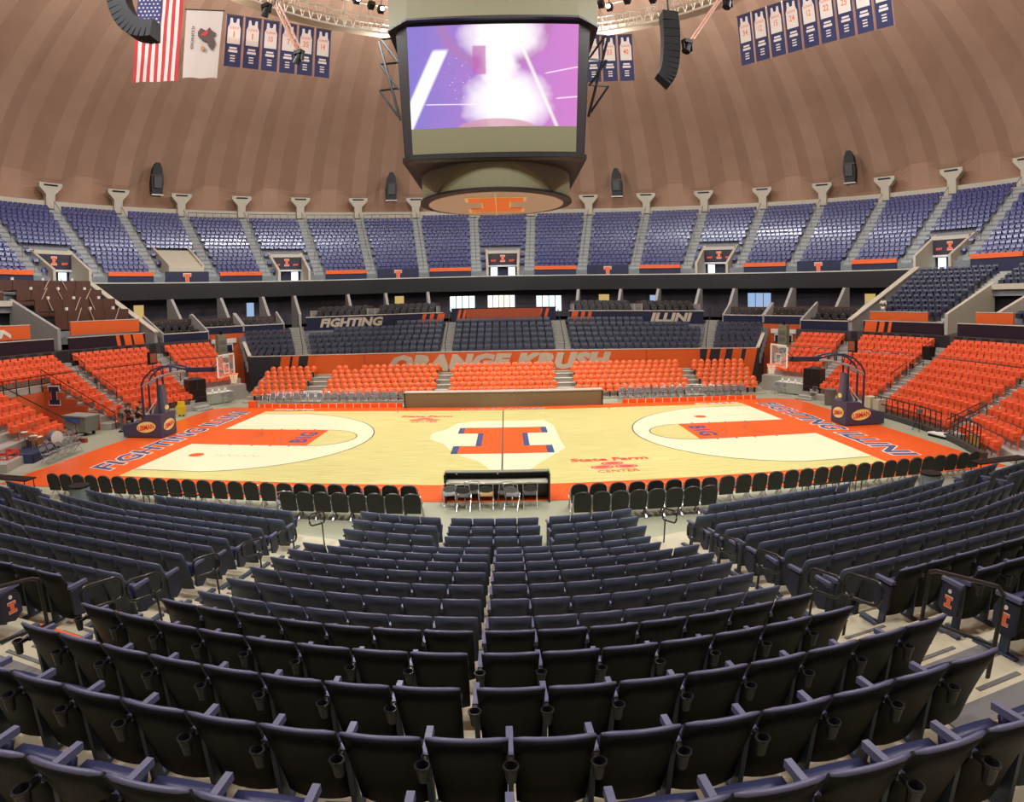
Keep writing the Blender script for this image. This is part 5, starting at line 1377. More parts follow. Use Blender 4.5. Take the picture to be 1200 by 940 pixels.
# slanted lighting booms with a moving head light each
for s, w in ((-1, 'left'), (1, 'right')):
    o = thing('lighting_boom', 'orange-pink diagonal lighting boom hanging %s of the scoreboard' % w, 'boom')
    A = Vector((s * 12.6, 4.2, 23.6)); B = Vector((s * 10.9, 3.6, 20.2)) if s < 0 else Vector((s * 10.4, 3.6, 20.4))
    t = MB(); d = Vector((.25, 0, .12))
    for k in (Vector((0, 0, 0)), d, Vector((.1, .3, 0))): t.tube([A + k, B + k], .055, 5)
    for i in range(10):
        p = A.lerp(B, i / 10); q = A.lerp(B, (i + 1) / 10); t.tube([p, q + d], .03, 4)
    t.obj('boom_truss', mat('pink_truss', (.62, .34, .25), .5), o)
    MB().tube([A, (A.x, A.y, 28.0)], .04, 5).obj('hanger', M_metal, o)
    for k, (p, nm) in enumerate(((B + Vector((-s * .15, 0, -.4)), 'lower'), (A + Vector((s * .5, 0, -.3)), 'upper'))):
        m = thing('moving_head_light', 'black moving head light at the %s end of the %s boom' % (nm, w), 'light', p, s * .4, 'moving head lights on the booms')
        MB().box((0, 0, .32), (.5, .4, .22)).obj('base', M_black, m)
        MB().cyl((0, 0, -.35), .24, .55, 12, .17, T=Matrix.Rotation(rad(25), 4, 'Y')).obj('head', M_black, m)
        for q in (-1, 1): MB().box((q * .27, 0, .05), (.06, .2, .5)).obj('fork_arm', M_black, m)
# curved line-array loudspeakers
def line_array(label, pts, w, side):
    o = thing('line_array', label, 'loudspeaker', group='curved line-array loudspeakers')
    n = len(pts) - 1
    for i in range(n):
        a, b = Vector(pts[i]), Vector(pts[i + 1]); m = (a + b) / 2; d = (b - a); L_ = d.length * .94
        q = d.to_track_quat('Z', 'Y').to_matrix().to_4x4()
        MB().hull8([(-w / 2, -.45, -L_ / 2), (w / 2, -.45, -L_ / 2), (w / 2 * .8, .45, -L_ / 2), (-w / 2 * .8, .45, -L_ / 2)], [(-w / 2, -.45, L_ / 2), (w / 2, -.45, L_ / 2), (w / 2 * .8, .45, L_ / 2), (-w / 2 * .8, .45, L_ / 2)], T=Matrix.Translation(m) @ q).obj('cabinet', mat('array_black', (.007, .007, .008), .6, spec=.3), o)
    MB().tube([pts[0], (pts[0][0], pts[0][1], 30)], .05, 5).obj('hanger', M_metal, o)
    return o
def arcp(top, bot, bulge, n):
    top, bot, bulge = Vector(top), Vector(bot), Vector(bulge)
    return [tuple((1 - t) ** 2 * top + 2 * (1 - t) * t * bulge + t * t * bot) for t in [i / n for i in range(n + 1)]]
line_array('black J-shaped line array hanging right of the scoreboard', arcp((9.45, 4.0, 22.2), (8.8, 4.0, 18.0), (9.5, 4.0, 18.6), 12), .95, 1)
line_array('black curved line array beside the striped flag at upper left', arcp((-18.6, -2, 23.2), (-16.1, -2, 19.6), (-18.2, -2, 19.5), 14), .95, -1)

# ------------------------------------------------------------------ jersey banners and flags
M_bnavy = mat('banner_navy', (.022, .028, .10), .7); M_bwhite = mat('banner_white', (.72, .66, .60), .7); M_bred = mat('banner_orange', (.80, .20, .08), .7); M_bedge = mat('banner_edge', (.42, .22, .16), .7)
def jersey_banner(p, rz, w, h, num, label):
    o = thing('jersey_banner', label, 'banner', p, rz, 'honoured jersey banners')     # p: middle of the top edge
    MB().box((0, .01, -h / 2), (w + .08, .02, h + .06)).obj('border', M_bedge, o)
    MB().box((0, -.012, -h / 2), (w, .02, h)).obj('cloth', M_bnavy, o)
    jz = -h * .30
    J = [(-.36, -.28), (.36, -.28), (.36, .06), (.27, .14), (.25, .27), (.13, .27), (.08, .17), (-.08, .17), (-.13, .27), (-.25, .27), (-.27, .14), (-.36, .06)]
    j = MB().prism([(x * w * 1.1, y * h * .92) for x, y in J], 0, .015, T=Matrix.Translation((0, -.022, jz)) @ STAND).obj('jersey', M_bwhite, o)
    put_text('ILLINOIS', w * .6, h * .05, Matrix.Translation((0, -.04, jz + h * .06)) @ STAND, M_bred, j, offset=.01)
    put_text(num, w * sum(.08 if c == '1' else .19 for c in num), h * .12, Matrix.Translation((0, -.04, jz - h * .07)) @ STAND, M_bred, j, name='number', offset=.02)
    for q, (zz, ww, hh) in enumerate(((.64, .46, .035), (.70, .56, .045), (.79, .3, .022), (.84, .3, .022), (.89, .3, .022))):
        MB().box((0, -.03, -h * zz), (w * ww, .01, h * hh)).obj('name_line', M_bwhite, o)
    MB().tube([(-w / 2 - .05, 0, .05), (w / 2 + .05, 0, .05)], .03, 5).obj('hanging_bar', M_metal, o)
    return o
def banner_run(P0, P1, n, nums, side, ztop, h=3.7):
    P0, P1 = Vector(P0), Vector(P1); d = (P1 - P0); rz = math.atan2(d.y, d.x); w = d.length / n * .86
    for i in range(n):
        p = P0 + d * (i + .5) / n
        jersey_banner((p.x, p.y, ztop), rz, w, h, nums[i], 'navy jersey banner numbered %s, %s from the left in the %s run' % (nums[i], ORD[i + 1], side))
banner_run((-17.95, 8.75, 0), (-11.75, 13.0, 0), 6, ['1', '1', '10', '7', '35', '14'], 'left', 26.05)
banner_run((6.3, 15.5, 0), (9.85, 14.8, 0), 3, ['11', '33', '40'], 'middle', 26.05)
banner_run((16.4, 10.85, 0), (22.9, 2.5, 0), 9, ['34', '12', '15', '24', '12', '22', '25', '30', '5'], 'right', 26.05)
# striped flag with a starred canton, hung vertically
fl = thing('striped_flag', 'tall red and white striped flag with starred blue canton hung at upper left', 'flag', (-20.55, 5.0, 26.2), rad(16))
M_fr = mat('flag_red', (.55, .035, .04), .7); M_fw = mat('flag_white', (.75, .70, .66), .7); M_fb = mat('flag_blue', (.03, .04, .17), .7)
FW, FH = 2.8, 6.0
for i in range(13):
    x0 = -FW / 2 + FW * i / 13; x1 = x0 + FW / 13
    vs = []; n = 10
    for q in range(n + 1):
        z = -FH * q / n; yo = .05 * math.sin(q * .8 + i * .9)
        vs += [(x0, yo, z), (x1, .05 * math.sin(q * .8 + (i + 1) * .9), z)]
    mb = MB(); mb.add(vs, [(2 * q, 2 * q + 1, 2 * q + 3, 2 * q + 2) for q in range(n)])
    mb.add([(a, b + .012, c) for a, b, c in vs], [(2 * q + 2, 2 * q + 3, 2 * q + 1, 2 * q) for q in range(n)])
    mb.obj('stripe', M_fr if i % 2 == 0 else M_fw, fl)
cn = MB().box((-FW / 2 + FW * 3.5 / 13, -.07, -1.2), (FW * 7 / 13, .03, 2.4)).obj('canton', M_fb, fl)
sm = MB()
for r in range(9):
    for c in range(6 if r % 2 == 0 else 5):
        cx = -FW / 2 + .13 + .25 * c + (0 if r % 2 == 0 else .125); cz = -.18 - .25 * r
        sm.prism([(.085 * (1 if k % 2 == 0 else .42) * math.sin(k * PI / 5), .085 * (1 if k % 2 == 0 else .42) * math.cos(k * PI / 5)) for k in range(10)], 0, .01, T=Matrix.Translation((cx, -.085, cz)) @ STAND)
so = sm.obj('star', M_fw, cn); so['kind'] = 'stuff'
MB().tube([(-FW / 2 - .2, 0, .04), (FW / 2 + .2, 0, .04)], .04, 6).obj('hanging_bar', M_metal, fl)
# white flag with a dark eagle emblem
f2 = thing('white_flag', 'white flag with a dark eagle emblem hung beside the striped flag', 'flag', (-18.0, 6.0, 24.95), rad(22))
W2, H2 = 2.25, 4.5; vs = []; n = 12; mcol = 8
for q in range(n + 1):
    for c in range(mcol + 1): vs.append((-W2 / 2 + W2 * c / mcol * (1 - .06 * q / n) + .03 * q / n, .09 * math.sin(c * 1.3 + q * .2) * (q / n), -H2 * q / n))
fs = [(q * 9 + c, q * 9 + c + 1, (q + 1) * 9 + c + 1, (q + 1) * 9 + c) for q in range(n) for c in range(mcol)]
mb = MB(); mb.add(vs, fs); mb.add([(a, b + .015, c) for a, b, c in vs], [f[::-1] for f in fs]); mb.obj('cloth', mat('flag_cream', (.62, .55, .50), .75), f2, True)
eg = MB().prism([(-.30, .55), (-.05, .42), (.10, .60), (.20, .45), (.42, .30), (.30, .12), (.42, -.2), (.28, -.55), (.12, -.35), (.0, -.1), (-.2, -.05), (-.40, .15), (-.42, .35)], 0, .02, T=Matrix.Translation((.25, -.13, -2.0)) @ STAND @ Matrix.Scale(1.35, 4)).obj('eagle_emblem', mat('eagle_brown', (.10, .07, .06), .7), f2)
MB().prism([(-.25, .0), (.0, .25), (.25, .35), (.2, .1), (0, -.05)], 0, .02, T=Matrix.Translation((.1, -.155, -1.75)) @ STAND).obj('red_ribbon', M_fr, eg)
MB().cyl((0, 0, 0), .14, .02, 10, T=Matrix.Translation((.05, -.14, -2.6)) @ STAND).obj('gold_seal', mat('gold_seal', (.5, .28, .08), .6), eg)
put_text('ILLINOIS', 1.5, .16, Matrix.Translation((-.62, -.13, -1.9)) @ STAND @ Matrix.Rotation(-PI / 2, 4, 'Z'), mat('eagle_brown', (.10, .07, .06), .7), f2)
MB().tube([(-W2 / 2 - .1, 0, .04), (W2 / 2 + .1, 0, .04)], .04, 6).obj('hanging_bar', M_metal, f2)
# ------------------------------------------------------------------ basketball hoops
M_hpad = mat('hoop_pad_navy', (.055, .055, .10), .5); M_hpad2 = mat('hoop_mast_pad', (.10, .11, .15), .5)
M_yel = mat('logo_yellow', (.85, .78, .25), .5); M_lred = mat('logo_red', (.75, .05, .04), .5)
M_bglass = glassmat('backboard_glass', (.75, .78, .75), .14)
M_net = mat('net_white', (.8, .76, .62), .7); M_rimo = mat('rim_orange', (.85, .16, .03), .4)
def hoop(s, lab):
    o = thing('basketball_hoop', lab, 'hoop', (s * L, 0, 0), 0 if s > 0 else PI)     # local +x points away from the court
    b = MB().prism([(2.3, .06), (4.65, .06), (4.65, .62), (3.6, .80), (3.1, 1.18), (2.3, 1.18)], -.72, .72, T=Matrix.Rotation(PI / 2, 4, 'X')).obj('base', M_hpad, o)
    for (M, w) in ((Matrix.Translation((2.285, 0, .6)) @ Matrix.Rotation(-PI / 2, 4, 'Z') @ Matrix.Rotation(PI / 2, 4, 'X'), 1.15), (Matrix.Translation((3.2, -.735, .56)) @ Matrix.Rotation(PI / 2, 4, 'X'), 1.25), (Matrix.Translation((3.2, .735, .56)) @ Matrix.Rotation(PI, 4, 'Z') @ Matrix.Rotation(PI / 2, 4, 'X'), 1.25)):
        e = MB().prism([(w * .46 * math.cos(2 * PI * i / 24), .27 * math.sin(2 * PI * i / 24) + .1 * math.cos(2 * PI * i / 24) * w * .4) for i in range(24)], 0, .012).obj('logo_oval', M_yel, b); e.matrix_local = M
        put_text('LIBMAN', w * .78, .24, Matrix.Translation((0, 0, .018)) @ Matrix.Rotation(rad(8), 4, 'Z'), M_lred, e, offset=.03)
    for y in (-.45, .45): MB().cyl((4.3, y, 0), .07, .14, 10).obj('caster', M_black, o); MB().cyl((2.6, y, 0), .07, .14, 10).obj('caster', M_black, o)
    p = MB().prism([(2.30, 1.15), (3.05, 1.15), (2.75, 1.8), (2.72, 2.55), (2.45, 2.6), (2.38, 1.9)], -.2, .2, T=Matrix.Rotation(PI / 2, 4, 'X')).obj('mast_pad', M_hpad2, o)
    e = MB().prism([(.2 * math.cos(2 * PI * i / 16), .12 * math.sin(2 * PI * i / 16)) for i in range(16)], 0, .01).obj('logo_oval', M_yel, p); e.matrix_local = Matrix.Translation((2.33, 0, 1.45)) @ Matrix.Rotation(-PI / 2, 4, 'Z') @ Matrix.Rotation(PI / 2, 4, 'X')
    M_frame = mat('hoop_frame', (.035, .038, .075), .35)
    for y in (-.32, .32):
        MB().tube([(3.55, y, .75), (3.55, y, 2.62)], .06, 8).obj('rear_post', M_frame, o)
        MB().tube([(2.62, y * .8, 1.2), (2.62, y * .8, 2.95)], .055, 8).obj('front_post', M_frame, o)
        MB().tube([(3.55, y, 2.62), (3.35, y, 2.95), (2.9, y, 3.3), (2.3, y, 3.5), (1.5, y, 3.48), (1.0, y, 3.36)], .05, 8).obj('arch_tube', M_frame, o)
        MB().tube([(3.55, y, 2.5), (2.62, y, 2.95), (1.6, y, 3.2), (.9, y, 3.24)], .05, 8).obj('lower_tube', mat('hoop_frame_pale', (.35, .35, .36), .35), o)
        for a, c in (((3.2, 3.07), (2.95, 2.8)), ((2.75, 3.36), (2.62, 2.96)), ((2.2, 3.5), (2.2, 3.06)), ((1.7, 3.5), (1.75, 3.17))): MB().tube([(a[0], y, a[1]), (c[0], y, c[1])], .03, 6).obj('web_tube', M_frame, o)
    for y in (-.2, .2): MB().tube([(3.4, y, 1.15), (2.75, y, 1.9)], .025, 6).obj('gas_strut', M_white, o)
    MB().box((.25, 0, 3.28), (1.7, .34, .22)).obj('boom', mat('boom_pad', (.02, .024, .05), .5), o)
    MB().tube([(-.5, 0, 3.3), (-1.1, 0, 3.15)], .05, 8).obj('head_arm', M_frame, o)
    for y in (-.5, .5): MB().tube([(-.4, y * .3, 3.3), (-1.14, y, 3.8)], .025, 6).obj('stay_rod', M_frame, o)
    g = MB().box((-1.22, 0, 3.435), (.03, 1.83, 1.07)).obj('backboard', M_bglass, o)
    for d, c in (((.05, 1.86, .06), (-1.22, 0, 3.96)), ((.05, 1.86, .06), (-1.22, 0, 2.91)), ((.05, .06, 1.1), (-1.22, -.9, 3.435)), ((.05, .06, 1.1), (-1.22, .9, 3.435))): MB().box(c, d).obj('board_frame', M_white, g)
    for d, c in (((.012, .61, .05), (-1.243, 0, 3.54)), ((.012, .61, .05), (-1.243, 0, 3.09)), ((.012, .05, .45), (-1.243, -.28, 3.315)), ((.012, .05, .45), (-1.243, .28, 3.315))): MB().box(c, d).obj('target_line', M_white, g)
    MB().box((-1.22, 0, 2.9), (.09, 1.86, .07)).obj('lower_pad', M_orange, g)
    r = MB().tube([(-1.6 + .23 * math.cos(2 * PI * i / 20), .23 * math.sin(2 * PI * i / 20), 3.05) for i in range(20)], .018, 6, closed=True).obj('rim', M_rimo, o)
    MB().box((-1.31, 0, 3.04), (.16, .16, .06)).obj('rim_bracket', M_rimo, r)
    nt = MB(); n = 12
    lv = [(3.05, .22), (2.92, .18), (2.80, .145), (2.68, .125), (2.60, .135)]
    for i in range(n):
        for q in range(4):
            a0, a1 = 2 * PI * (i + .5 * (q % 2)) / n, 2 * PI * (i + .5 * (q % 2) + .5) / n; a2 = 2 * PI * (i + .5 * (q % 2) - .5) / n
            P0 = (-1.6 + lv[q][1] * math.cos(a0), lv[q][1] * math.sin(a0), lv[q][0])
            for aa in (a1, a2): nt.tube([P0, (-1.6 + lv[q + 1][1] * math.cos(aa), lv[q + 1][1] * math.sin(aa), lv[q + 1][0])], .012, 3)
    nt.obj('net', M_net, o)
    MB().tube([(3.0, 0, 3.25), (3.0, 0, 3.6)], .03, 6).obj('clock_post', M_frame, o)
    c = MB().box((3.0, 0, 3.9), (.12, .72, .62)).obj('shot_clock', M_black, o)
    MB().box((2.93, 0, 3.9), (.02, .56, .46)).obj('clock_face', mat('clock_face', (.30, .10, .05), .4), c)
    return o
hoop(-1, 'portable basketball hoop with navy base at the left end of the court')
hoop(1, 'portable basketball hoop with navy base at the right end of the court')

# ------------------------------------------------------------------ loose equipment
def simple(name, label, cat, loc, rz=0, group=None): return thing(name, label, cat, loc, rz, group)
# grey tilt cart with a blue label
o = simple('tilt_cart', 'grey tilt cart with a blue label in front of the left orange seats', 'cart', (-22.2, .0, 0), rad(-12))
MB().hull8([(-.75, -.42, .2), (.75, -.42, .2), (.75, .42, .2), (-.75, .42, .2)], [(-.95, -.5, 1.0), (.95, -.5, 1.0), (.95, .5, 1.0), (-.95, .5, 1.0)]).obj('tub', mat('cart_grey', (.20, .21, .18), .5), o)
MB().box((0, 0, 1.02), (1.96, 1.06, .06)).obj('rim', mat('cart_rim', (.28, .29, .25), .5), o)
MB().box((-.1, -.50, .82), (1.2, .03, .22)).obj('blue_label', mat('label_blue', (.05, .10, .45), .5), o)
for x in (-.55, .55):
    for y in (-.3, .3): MB().cyl((x, y, 0), .09, .2, 10).obj('caster', M_black, o)
# folding chairs by the left apron
for i in range(5): folding(-19.0 - .06 * i, -6.3 + .55 * i, PI / 2 + .1, 'grey folding chair in the row by the left apron, %s from the near end' % ORD[i + 1], FC_grey, 'folding chairs by the left apron')
for i in range(3): folding(-20.4 - .1 * i, -3.3 + .55 * i, PI / 2 + .15, 'grey folding chair behind the apron row, %s from the near end' % ORD[i + 1], FC_grey, 'folding chairs by the left apron')
# band riser and drums
o = simple('band_riser', 'navy band riser at the left court corner', 'riser', (-20.9, -5.3, 0), rad(15)); MB().box((0, 0, .2), (1.6, 2.6, .4)).obj('deck', mat('riser_navy', (.03, .05, .12), .5), o); MB().box((.82, 0, .2), (.03, 2.5, .3)).obj('skirt', M_navy, o)
def drum(name, loc, r, h, col, label, tilt=0.0, cat='drum'):
    o = thing(name, label, cat, loc, 0); o.rotation_euler = (tilt, 0, .5)
    MB().cyl((0, 0, .0), r, h, 20).obj('shell', mat('drum_' + name + str(round(col[0], 2)), col, .35), o); MB().cyl((0, 0, h), r * 1.03, .02, 20).obj('head', M_white, o); MB().cyl((0, 0, h - .03), r * 1.06, .035, 20).obj('hoop', M_chrome, o); MB().cyl((0, 0, 0), r * 1.06, .035, 20).obj('hoop', M_chrome, o)
    return o
drum('floor_tom', (-20.9, -4.7, .4), .22, .4, (.40, .14, .05), 'amber floor tom on the band riser')
drum('snare_drum', (-20.6, -5.3, .8), .18, .16, (.45, .2, .08), 'amber snare drum on the band riser')
MB().tube([(-20.6, -5.3, .4), (-20.6, -5.3, .8)], .03, 6).obj('snare_stand', M_chrome, label='chrome stand under the amber snare drum', cat='stand')
drum('rack_tom', (-21.2, -5.2, .9), .16, .2, (.42, .15, .06), 'small amber tom at the back of the band riser'); MB().tube([(-21.2, -5.2, .4), (-21.2, -5.2, .9)], .03, 6).obj('tom_stand', M_chrome, label='chrome stand under the small tom', cat='stand')
d = drum('bass_drum', (-20.35, -4.3, .72), .30, .36, (.10, .18, .30), 'blue bass drum turned to the court on the band riser', rad(90)); d.rotation_euler = (rad(90), 0, rad(70))
for i, (x, y, z) in enumerate(((-21.3, -4.5, 1.35), (-20.8, -5.9, 1.3), (-20.4, -5.6, 1.15))):
    o = thing('cymbal', 'brass cymbal on a thin stand, %s on the band riser' % ORD[i + 1], 'cymbal', (x, y, .4)); MB().tube([(0, 0, 0), (0, 0, z - .4)], .015, 5).obj('stand', M_chrome, o); MB().cyl((0, 0, z - .42), .22, .03, 18, .03).obj('plate', mat('brass', (.6, .45, .15), .3, metal=1), o)
# red crates
o = simple('red_crate', 'open red lattice crate at the left court corner', 'crate', (-20.9, -7.0, 0), .2)
for z in (.1, .35, .6):
    for x, y, dx, dy in ((0, -.4, 1.2, .06), (0, .4, 1.2, .06), (-.58, 0, .06, .8), (.58, 0, .06, .8)): MB().box((x, y, z), (dx, dy, .1)).obj('slat', mat('crate_red', (.70, .06, .03), .5), o)
for x in (-.58, -.2, .2, .58):
    for y in (-.4, .4): MB().box((x, y, .34), (.08, .07, .68)).obj('upright', mat('crate_red', (.70, .06, .03), .5), o)
# yellow mop bucket
o = simple('mop_bucket', 'yellow mop bucket behind the left hoop', 'bucket', (-19.35, 5.9, 0)); MB().hull8([(-.2, -.17, .1), (.2, -.17, .1), (.2, .17, .1), (-.2, .17, .1)], [(-.26, -.22, .62), (.26, -.22, .62), (.26, .22, .62), (-.26, .22, .62)]).obj('tub', mat('bucket_yellow', (.80, .62, .03), .4), o); MB().box((0, .05, .75), (.4, .25, .26)).obj('wringer', mat('bucket_yellow', (.80, .62, .03), .4), o)
for x in (-.15, .15): MB().cyl((x, 0, 0), .05, .1, 8).obj('caster', M_black, o)
# tall black equipment racks and white tables either side
M_rack = mat('rack_black', (.022, .022, .018), .45)
for s, loc, w in ((-1, (-20.0, 9.0, 0), 'left'), (1, (20.1, 8.95, 0), 'right')):
    o = simple('equipment_rack', 'tall black covered equipment rack in the %s far corner' % w, 'rack', loc, s * -rad(55)); MB().box((0, 0, 1.0), (1.25, .8, 1.8)).obj('body', M_rack, o)
    for x in (-.32, .32): MB().box((x, -.41, 1.55), (.56, .03, .62)).obj('upper_door', M_black, o)
    for z in (.5, 1.0): MB().box((0, -.41, z), (1.2, .03, .42)).obj('drawer_front', M_black, o)
    MB().cyl((0, 0, 1.9), .45, .12, 14, .25).obj('cover_top', M_rack, o)
    for x in (-.5, .5): MB().cyl((x, 0, 0), .08, .12, 8).obj('caster', M_metal, o)
    t = simple('draped_table', 'white draped table with small lamps in the %s far corner' % w, 'table', (s * 19.5, 11.0, 0), s * -rad(58)); MB().box((0, 0, .40), (2.3, .7, .68)).obj('drape', mat('drape_white', (.42, .44, .36), .7), t); MB().box((0, 0, .76), (2.4, .8, .05)).obj('top', M_white, t)
    for i in range(4):
        l = simple('desk_lamp', 'small pale lamp on the %s draped table, %s along' % (w, ORD[i + 1]), 'lamp', tuple(Vector((s * 19.5, 11.0, .785)) + Matrix.Rotation(s * -rad(58), 3, 'Z') @ Vector((-.8 + .53 * i, 0, 0))), 0, 'small lamps on the draped tables'); MB().cyl((0, 0, 0), .07, .04, 8).obj('base', M_black, l); MB().cyl((0, 0, .04), .1, .2, 8, .06).obj('shade', M_white, l)
    for i in range(2): folding(s * (18.5 - .15 * i), 10.4 + i * .9, s * -rad(60), 'grey folding chair by the draped table in the %s far corner, %s one' % (w, ORD[i + 1]), FC_grey, 'folding chairs by the draped tables')
folding(19.5, 8.0, -rad(70), 'black folding chair beside the right equipment rack', FC_dark)
for i in range(3): folding(-20.6 + .1 * i, 6.3 + .6 * i, rad(75), 'dark folding chair by the left equipment rack, %s from the bucket' % ORD[i + 1], FC_dark, 'dark chairs by the left rack')
o = simple('disc_case', 'black upright disc-shaped case behind the left mop bucket', 'case', (-21.0, 8.0, 0), rad(60)); MB().cyl((0, 0, -.12), .55, .24, 20, T=Matrix.Translation((0, 0, .62)) @ Matrix.Rotation(PI / 2, 4, 'X')).obj('case_body', M_black, o); MB().box((0, 0, .05), (.7, .3, .1)).obj('foot', M_metal, o)
o = simple('grey_bin', 'grey rubbish bin behind the right hoop', 'bin', (19.5, 5.8, 0)); MB().cyl((0, 0, 0), .3, .92, 16, .38).obj('body', mat('bin_grey', (.13, .13, .115), .5), o); MB().cyl((0, 0, .92), .4, .06, 16).obj('rim', mat('bin_grey2', (.18, .18, .16), .5), o)
for i, (x, y, h, c) in enumerate(((20.15, 2.3, .95, (.62, .58, .40)), (20.3, 1.7, .85, (.55, .52, .36)))):
    o = simple('storage_box', 'pale storage box beside the right hoop, %s one' % ('taller' if i == 0 else 'shorter'), 'box', (x, y, 0), .1); MB().box((0, 0, h / 2), (.5, .5, h)).obj('carton', mat('carton%d' % i, c, .6), o); MB().box((0, 0, h + .015), (.53, .53, .03)).obj('lid', mat('carton%d' % i, c, .6), o)
o = simple('wooden_box', 'plain wooden box on the floor at the right court corner', 'box', (19.75, -6.7, 0), .15)
MB().box((0, 0, .3), (.86, .55, .56)).obj('box_body', mat('box_wood', (.48, .32, .10), .6, noise=.15, nscale=6), o); MB().box((0, 0, .6), (.9, .6, .04)).obj('box_top', mat('box_wood', (.48, .32, .10), .6), o)
o = simple('wooden_step', 'low pale step before the right rail fence', 'step', (19.75, -4.2, 0), rad(8)); MB().box((0, 0, .15), (.6, 1.1, .06)).obj('step_top', M_white, o); MB().box((0, 0, .06), (.56, 1.06, .12)).obj('step_body', M_black, o)
o = simple('camera_tripod', 'small camera on a black tripod before the right orange seats', 'tripod', (19.7, -2.6, 0))
for k in range(3): MB().tube([(0, 0, .85), (.3 * math.cos(k * 2.1), .3 * math.sin(k * 2.1), 0)], .02, 5).obj('leg', M_black, o)
MB().box((0, 0, .95), (.18, .28, .18)).obj('camera_body', mat('camera_grey', (.1, .12, .13), .5), o)
o = simple('black_bin', 'square black bin on the stair among the right orange seats', 'bin', pol(79.6, 26.6, 2.6), -rad(79.6)); MB().hull8([(-.25, -.25, 0), (.25, -.25, 0), (.25, .25, 0), (-.25, .25, 0)], [(-.3, -.3, .9), (.3, -.3, .9), (.3, .3, .9), (-.3, .3, .9)]).obj('bin_body', M_black, o); MB().box((0, 0, .92), (.62, .62, .05)).obj('bin_lid', M_metal, o)
# grey machine towers in the corners
for s, az, w in ((-1, -52.0, 'left'), (1, 51.6, 'right')):
    o = simple('fan_tower', 'olive-grey equipment tower on a post in the %s corner' % w, 'tower', pol(az, 27.9, 0), -rad(az)); MB().tube([(0, 0, 0), (0, 0, 2.9)], .08, 8).obj('post', M_metal, o); MB().box((0, 0, 3.7), (.75, .6, 1.6)).obj('housing', mat('tower_olive', (.22, .22, .14), .5), o); MB().cyl((0, 0, 4.5), .12, .3, 10).obj('top_knob', M_black, o); MB().box((0, -.05, 2.8), (.85, .6, .14)).obj('tray', M_white, o); MB().box((0, -.1, 2.45), (.4, .4, .5)).obj('lower_box', M_black, o)
    for z in (3.4, 3.9): MB().box((0, -.31, z), (.5, .02, .3)).obj('vent', M_grip, o)
# bins and barrier fences behind the near padded chairs
for s, x, y, w in ((-1, -12.75, -11.75, 'left'), (1, 12.75, -12.0, 'right')):
    o = simple('grey_bin', 'ribbed grey-blue bin behind the near padded chairs on the %s' % w, 'bin', (x, y, 0)); MB().cyl((0, 0, 0), .26, .82, 16, .31).obj('body', mat('bin_blue', (.20, .25, .26), .5), o); MB().cyl((0, 0, .82), .33, .05, 16).obj('rim', M_black, o)
    for k in range(8): MB().box((.295 * math.cos(k * PI / 4), .295 * math.sin(k * PI / 4), .42), (.04, .04, .7), rz=k * PI / 4).obj('rib', mat('bin_blue', (.20, .25, .26), .5), o)
    f = simple('barrier_fence', 'low black barrier fence behind the near padded chairs on the %s' % w, 'fence', (s * 9.4, -11.75, 0), 0)
    for z in (.15, .75): MB().tube([(-1.0, 0, z), (1.0, 0, z)], .022, 6).obj('rail', M_metal, f)
    for k in range(11): MB().tube([(-1.0 + .2 * k, 0, .02 if k in (0, 10) else .15), (-1.0 + .2 * k, 0, .75)], .014, 5).obj('bar', M_metal, f)
    t = simple('press_table', 'narrow dark press table behind the near padded chairs on the %s' % w, 'table', (s * 16.6, -10.95, 0), s * .06); MB().box((0, 0, .74), (2.4, .5, .04)).obj('table_top', M_black, t)
    for x_ in (-1.1, 1.1):
        for y_ in (-.2, .2): MB().tube([(x_, y_, 0), (x_, y_, .72)], .02, 5).obj('leg', M_metal, t)

# ------------------------------------------------------------------ people
def skin_mesh(name, verts, edges, radii, m, levels=1):
    me = bpy.data.meshes.new(name); me.from_pydata(verts, edges, []); o = bpy.data.objects.new(name, me)
    sc = bpy.data.scenes.new('build'); sc.collection.objects.link(o)
    md = o.modifiers.new('s', 'SKIN'); md.use_smooth_shade = True
    for i, r in enumerate(radii): me.skin_vertices[0].data[i].radius = (r, r) if not isinstance(r, tuple) else r
    me.skin_vertices[0].data[0].use_root = True
    sd = o.modifiers.new('d', 'SUBSURF'); sd.levels = levels; sd.render_levels = levels
    vl = sc.view_layers[0]; vl.update(); dg = vl.depsgraph
    out = bpy.data.meshes.new_from_object(o.evaluated_get(dg)); out.name = name
    bpy.data.objects.remove(o); bpy.data.scenes.remove(sc)
    out.materials.clear(); out.materials.append(m)
    return out
M_skin = mat('skin', (.50, .28, .19), .55); M_skin2 = mat('skin_brown', (.16, .08, .05), .55)
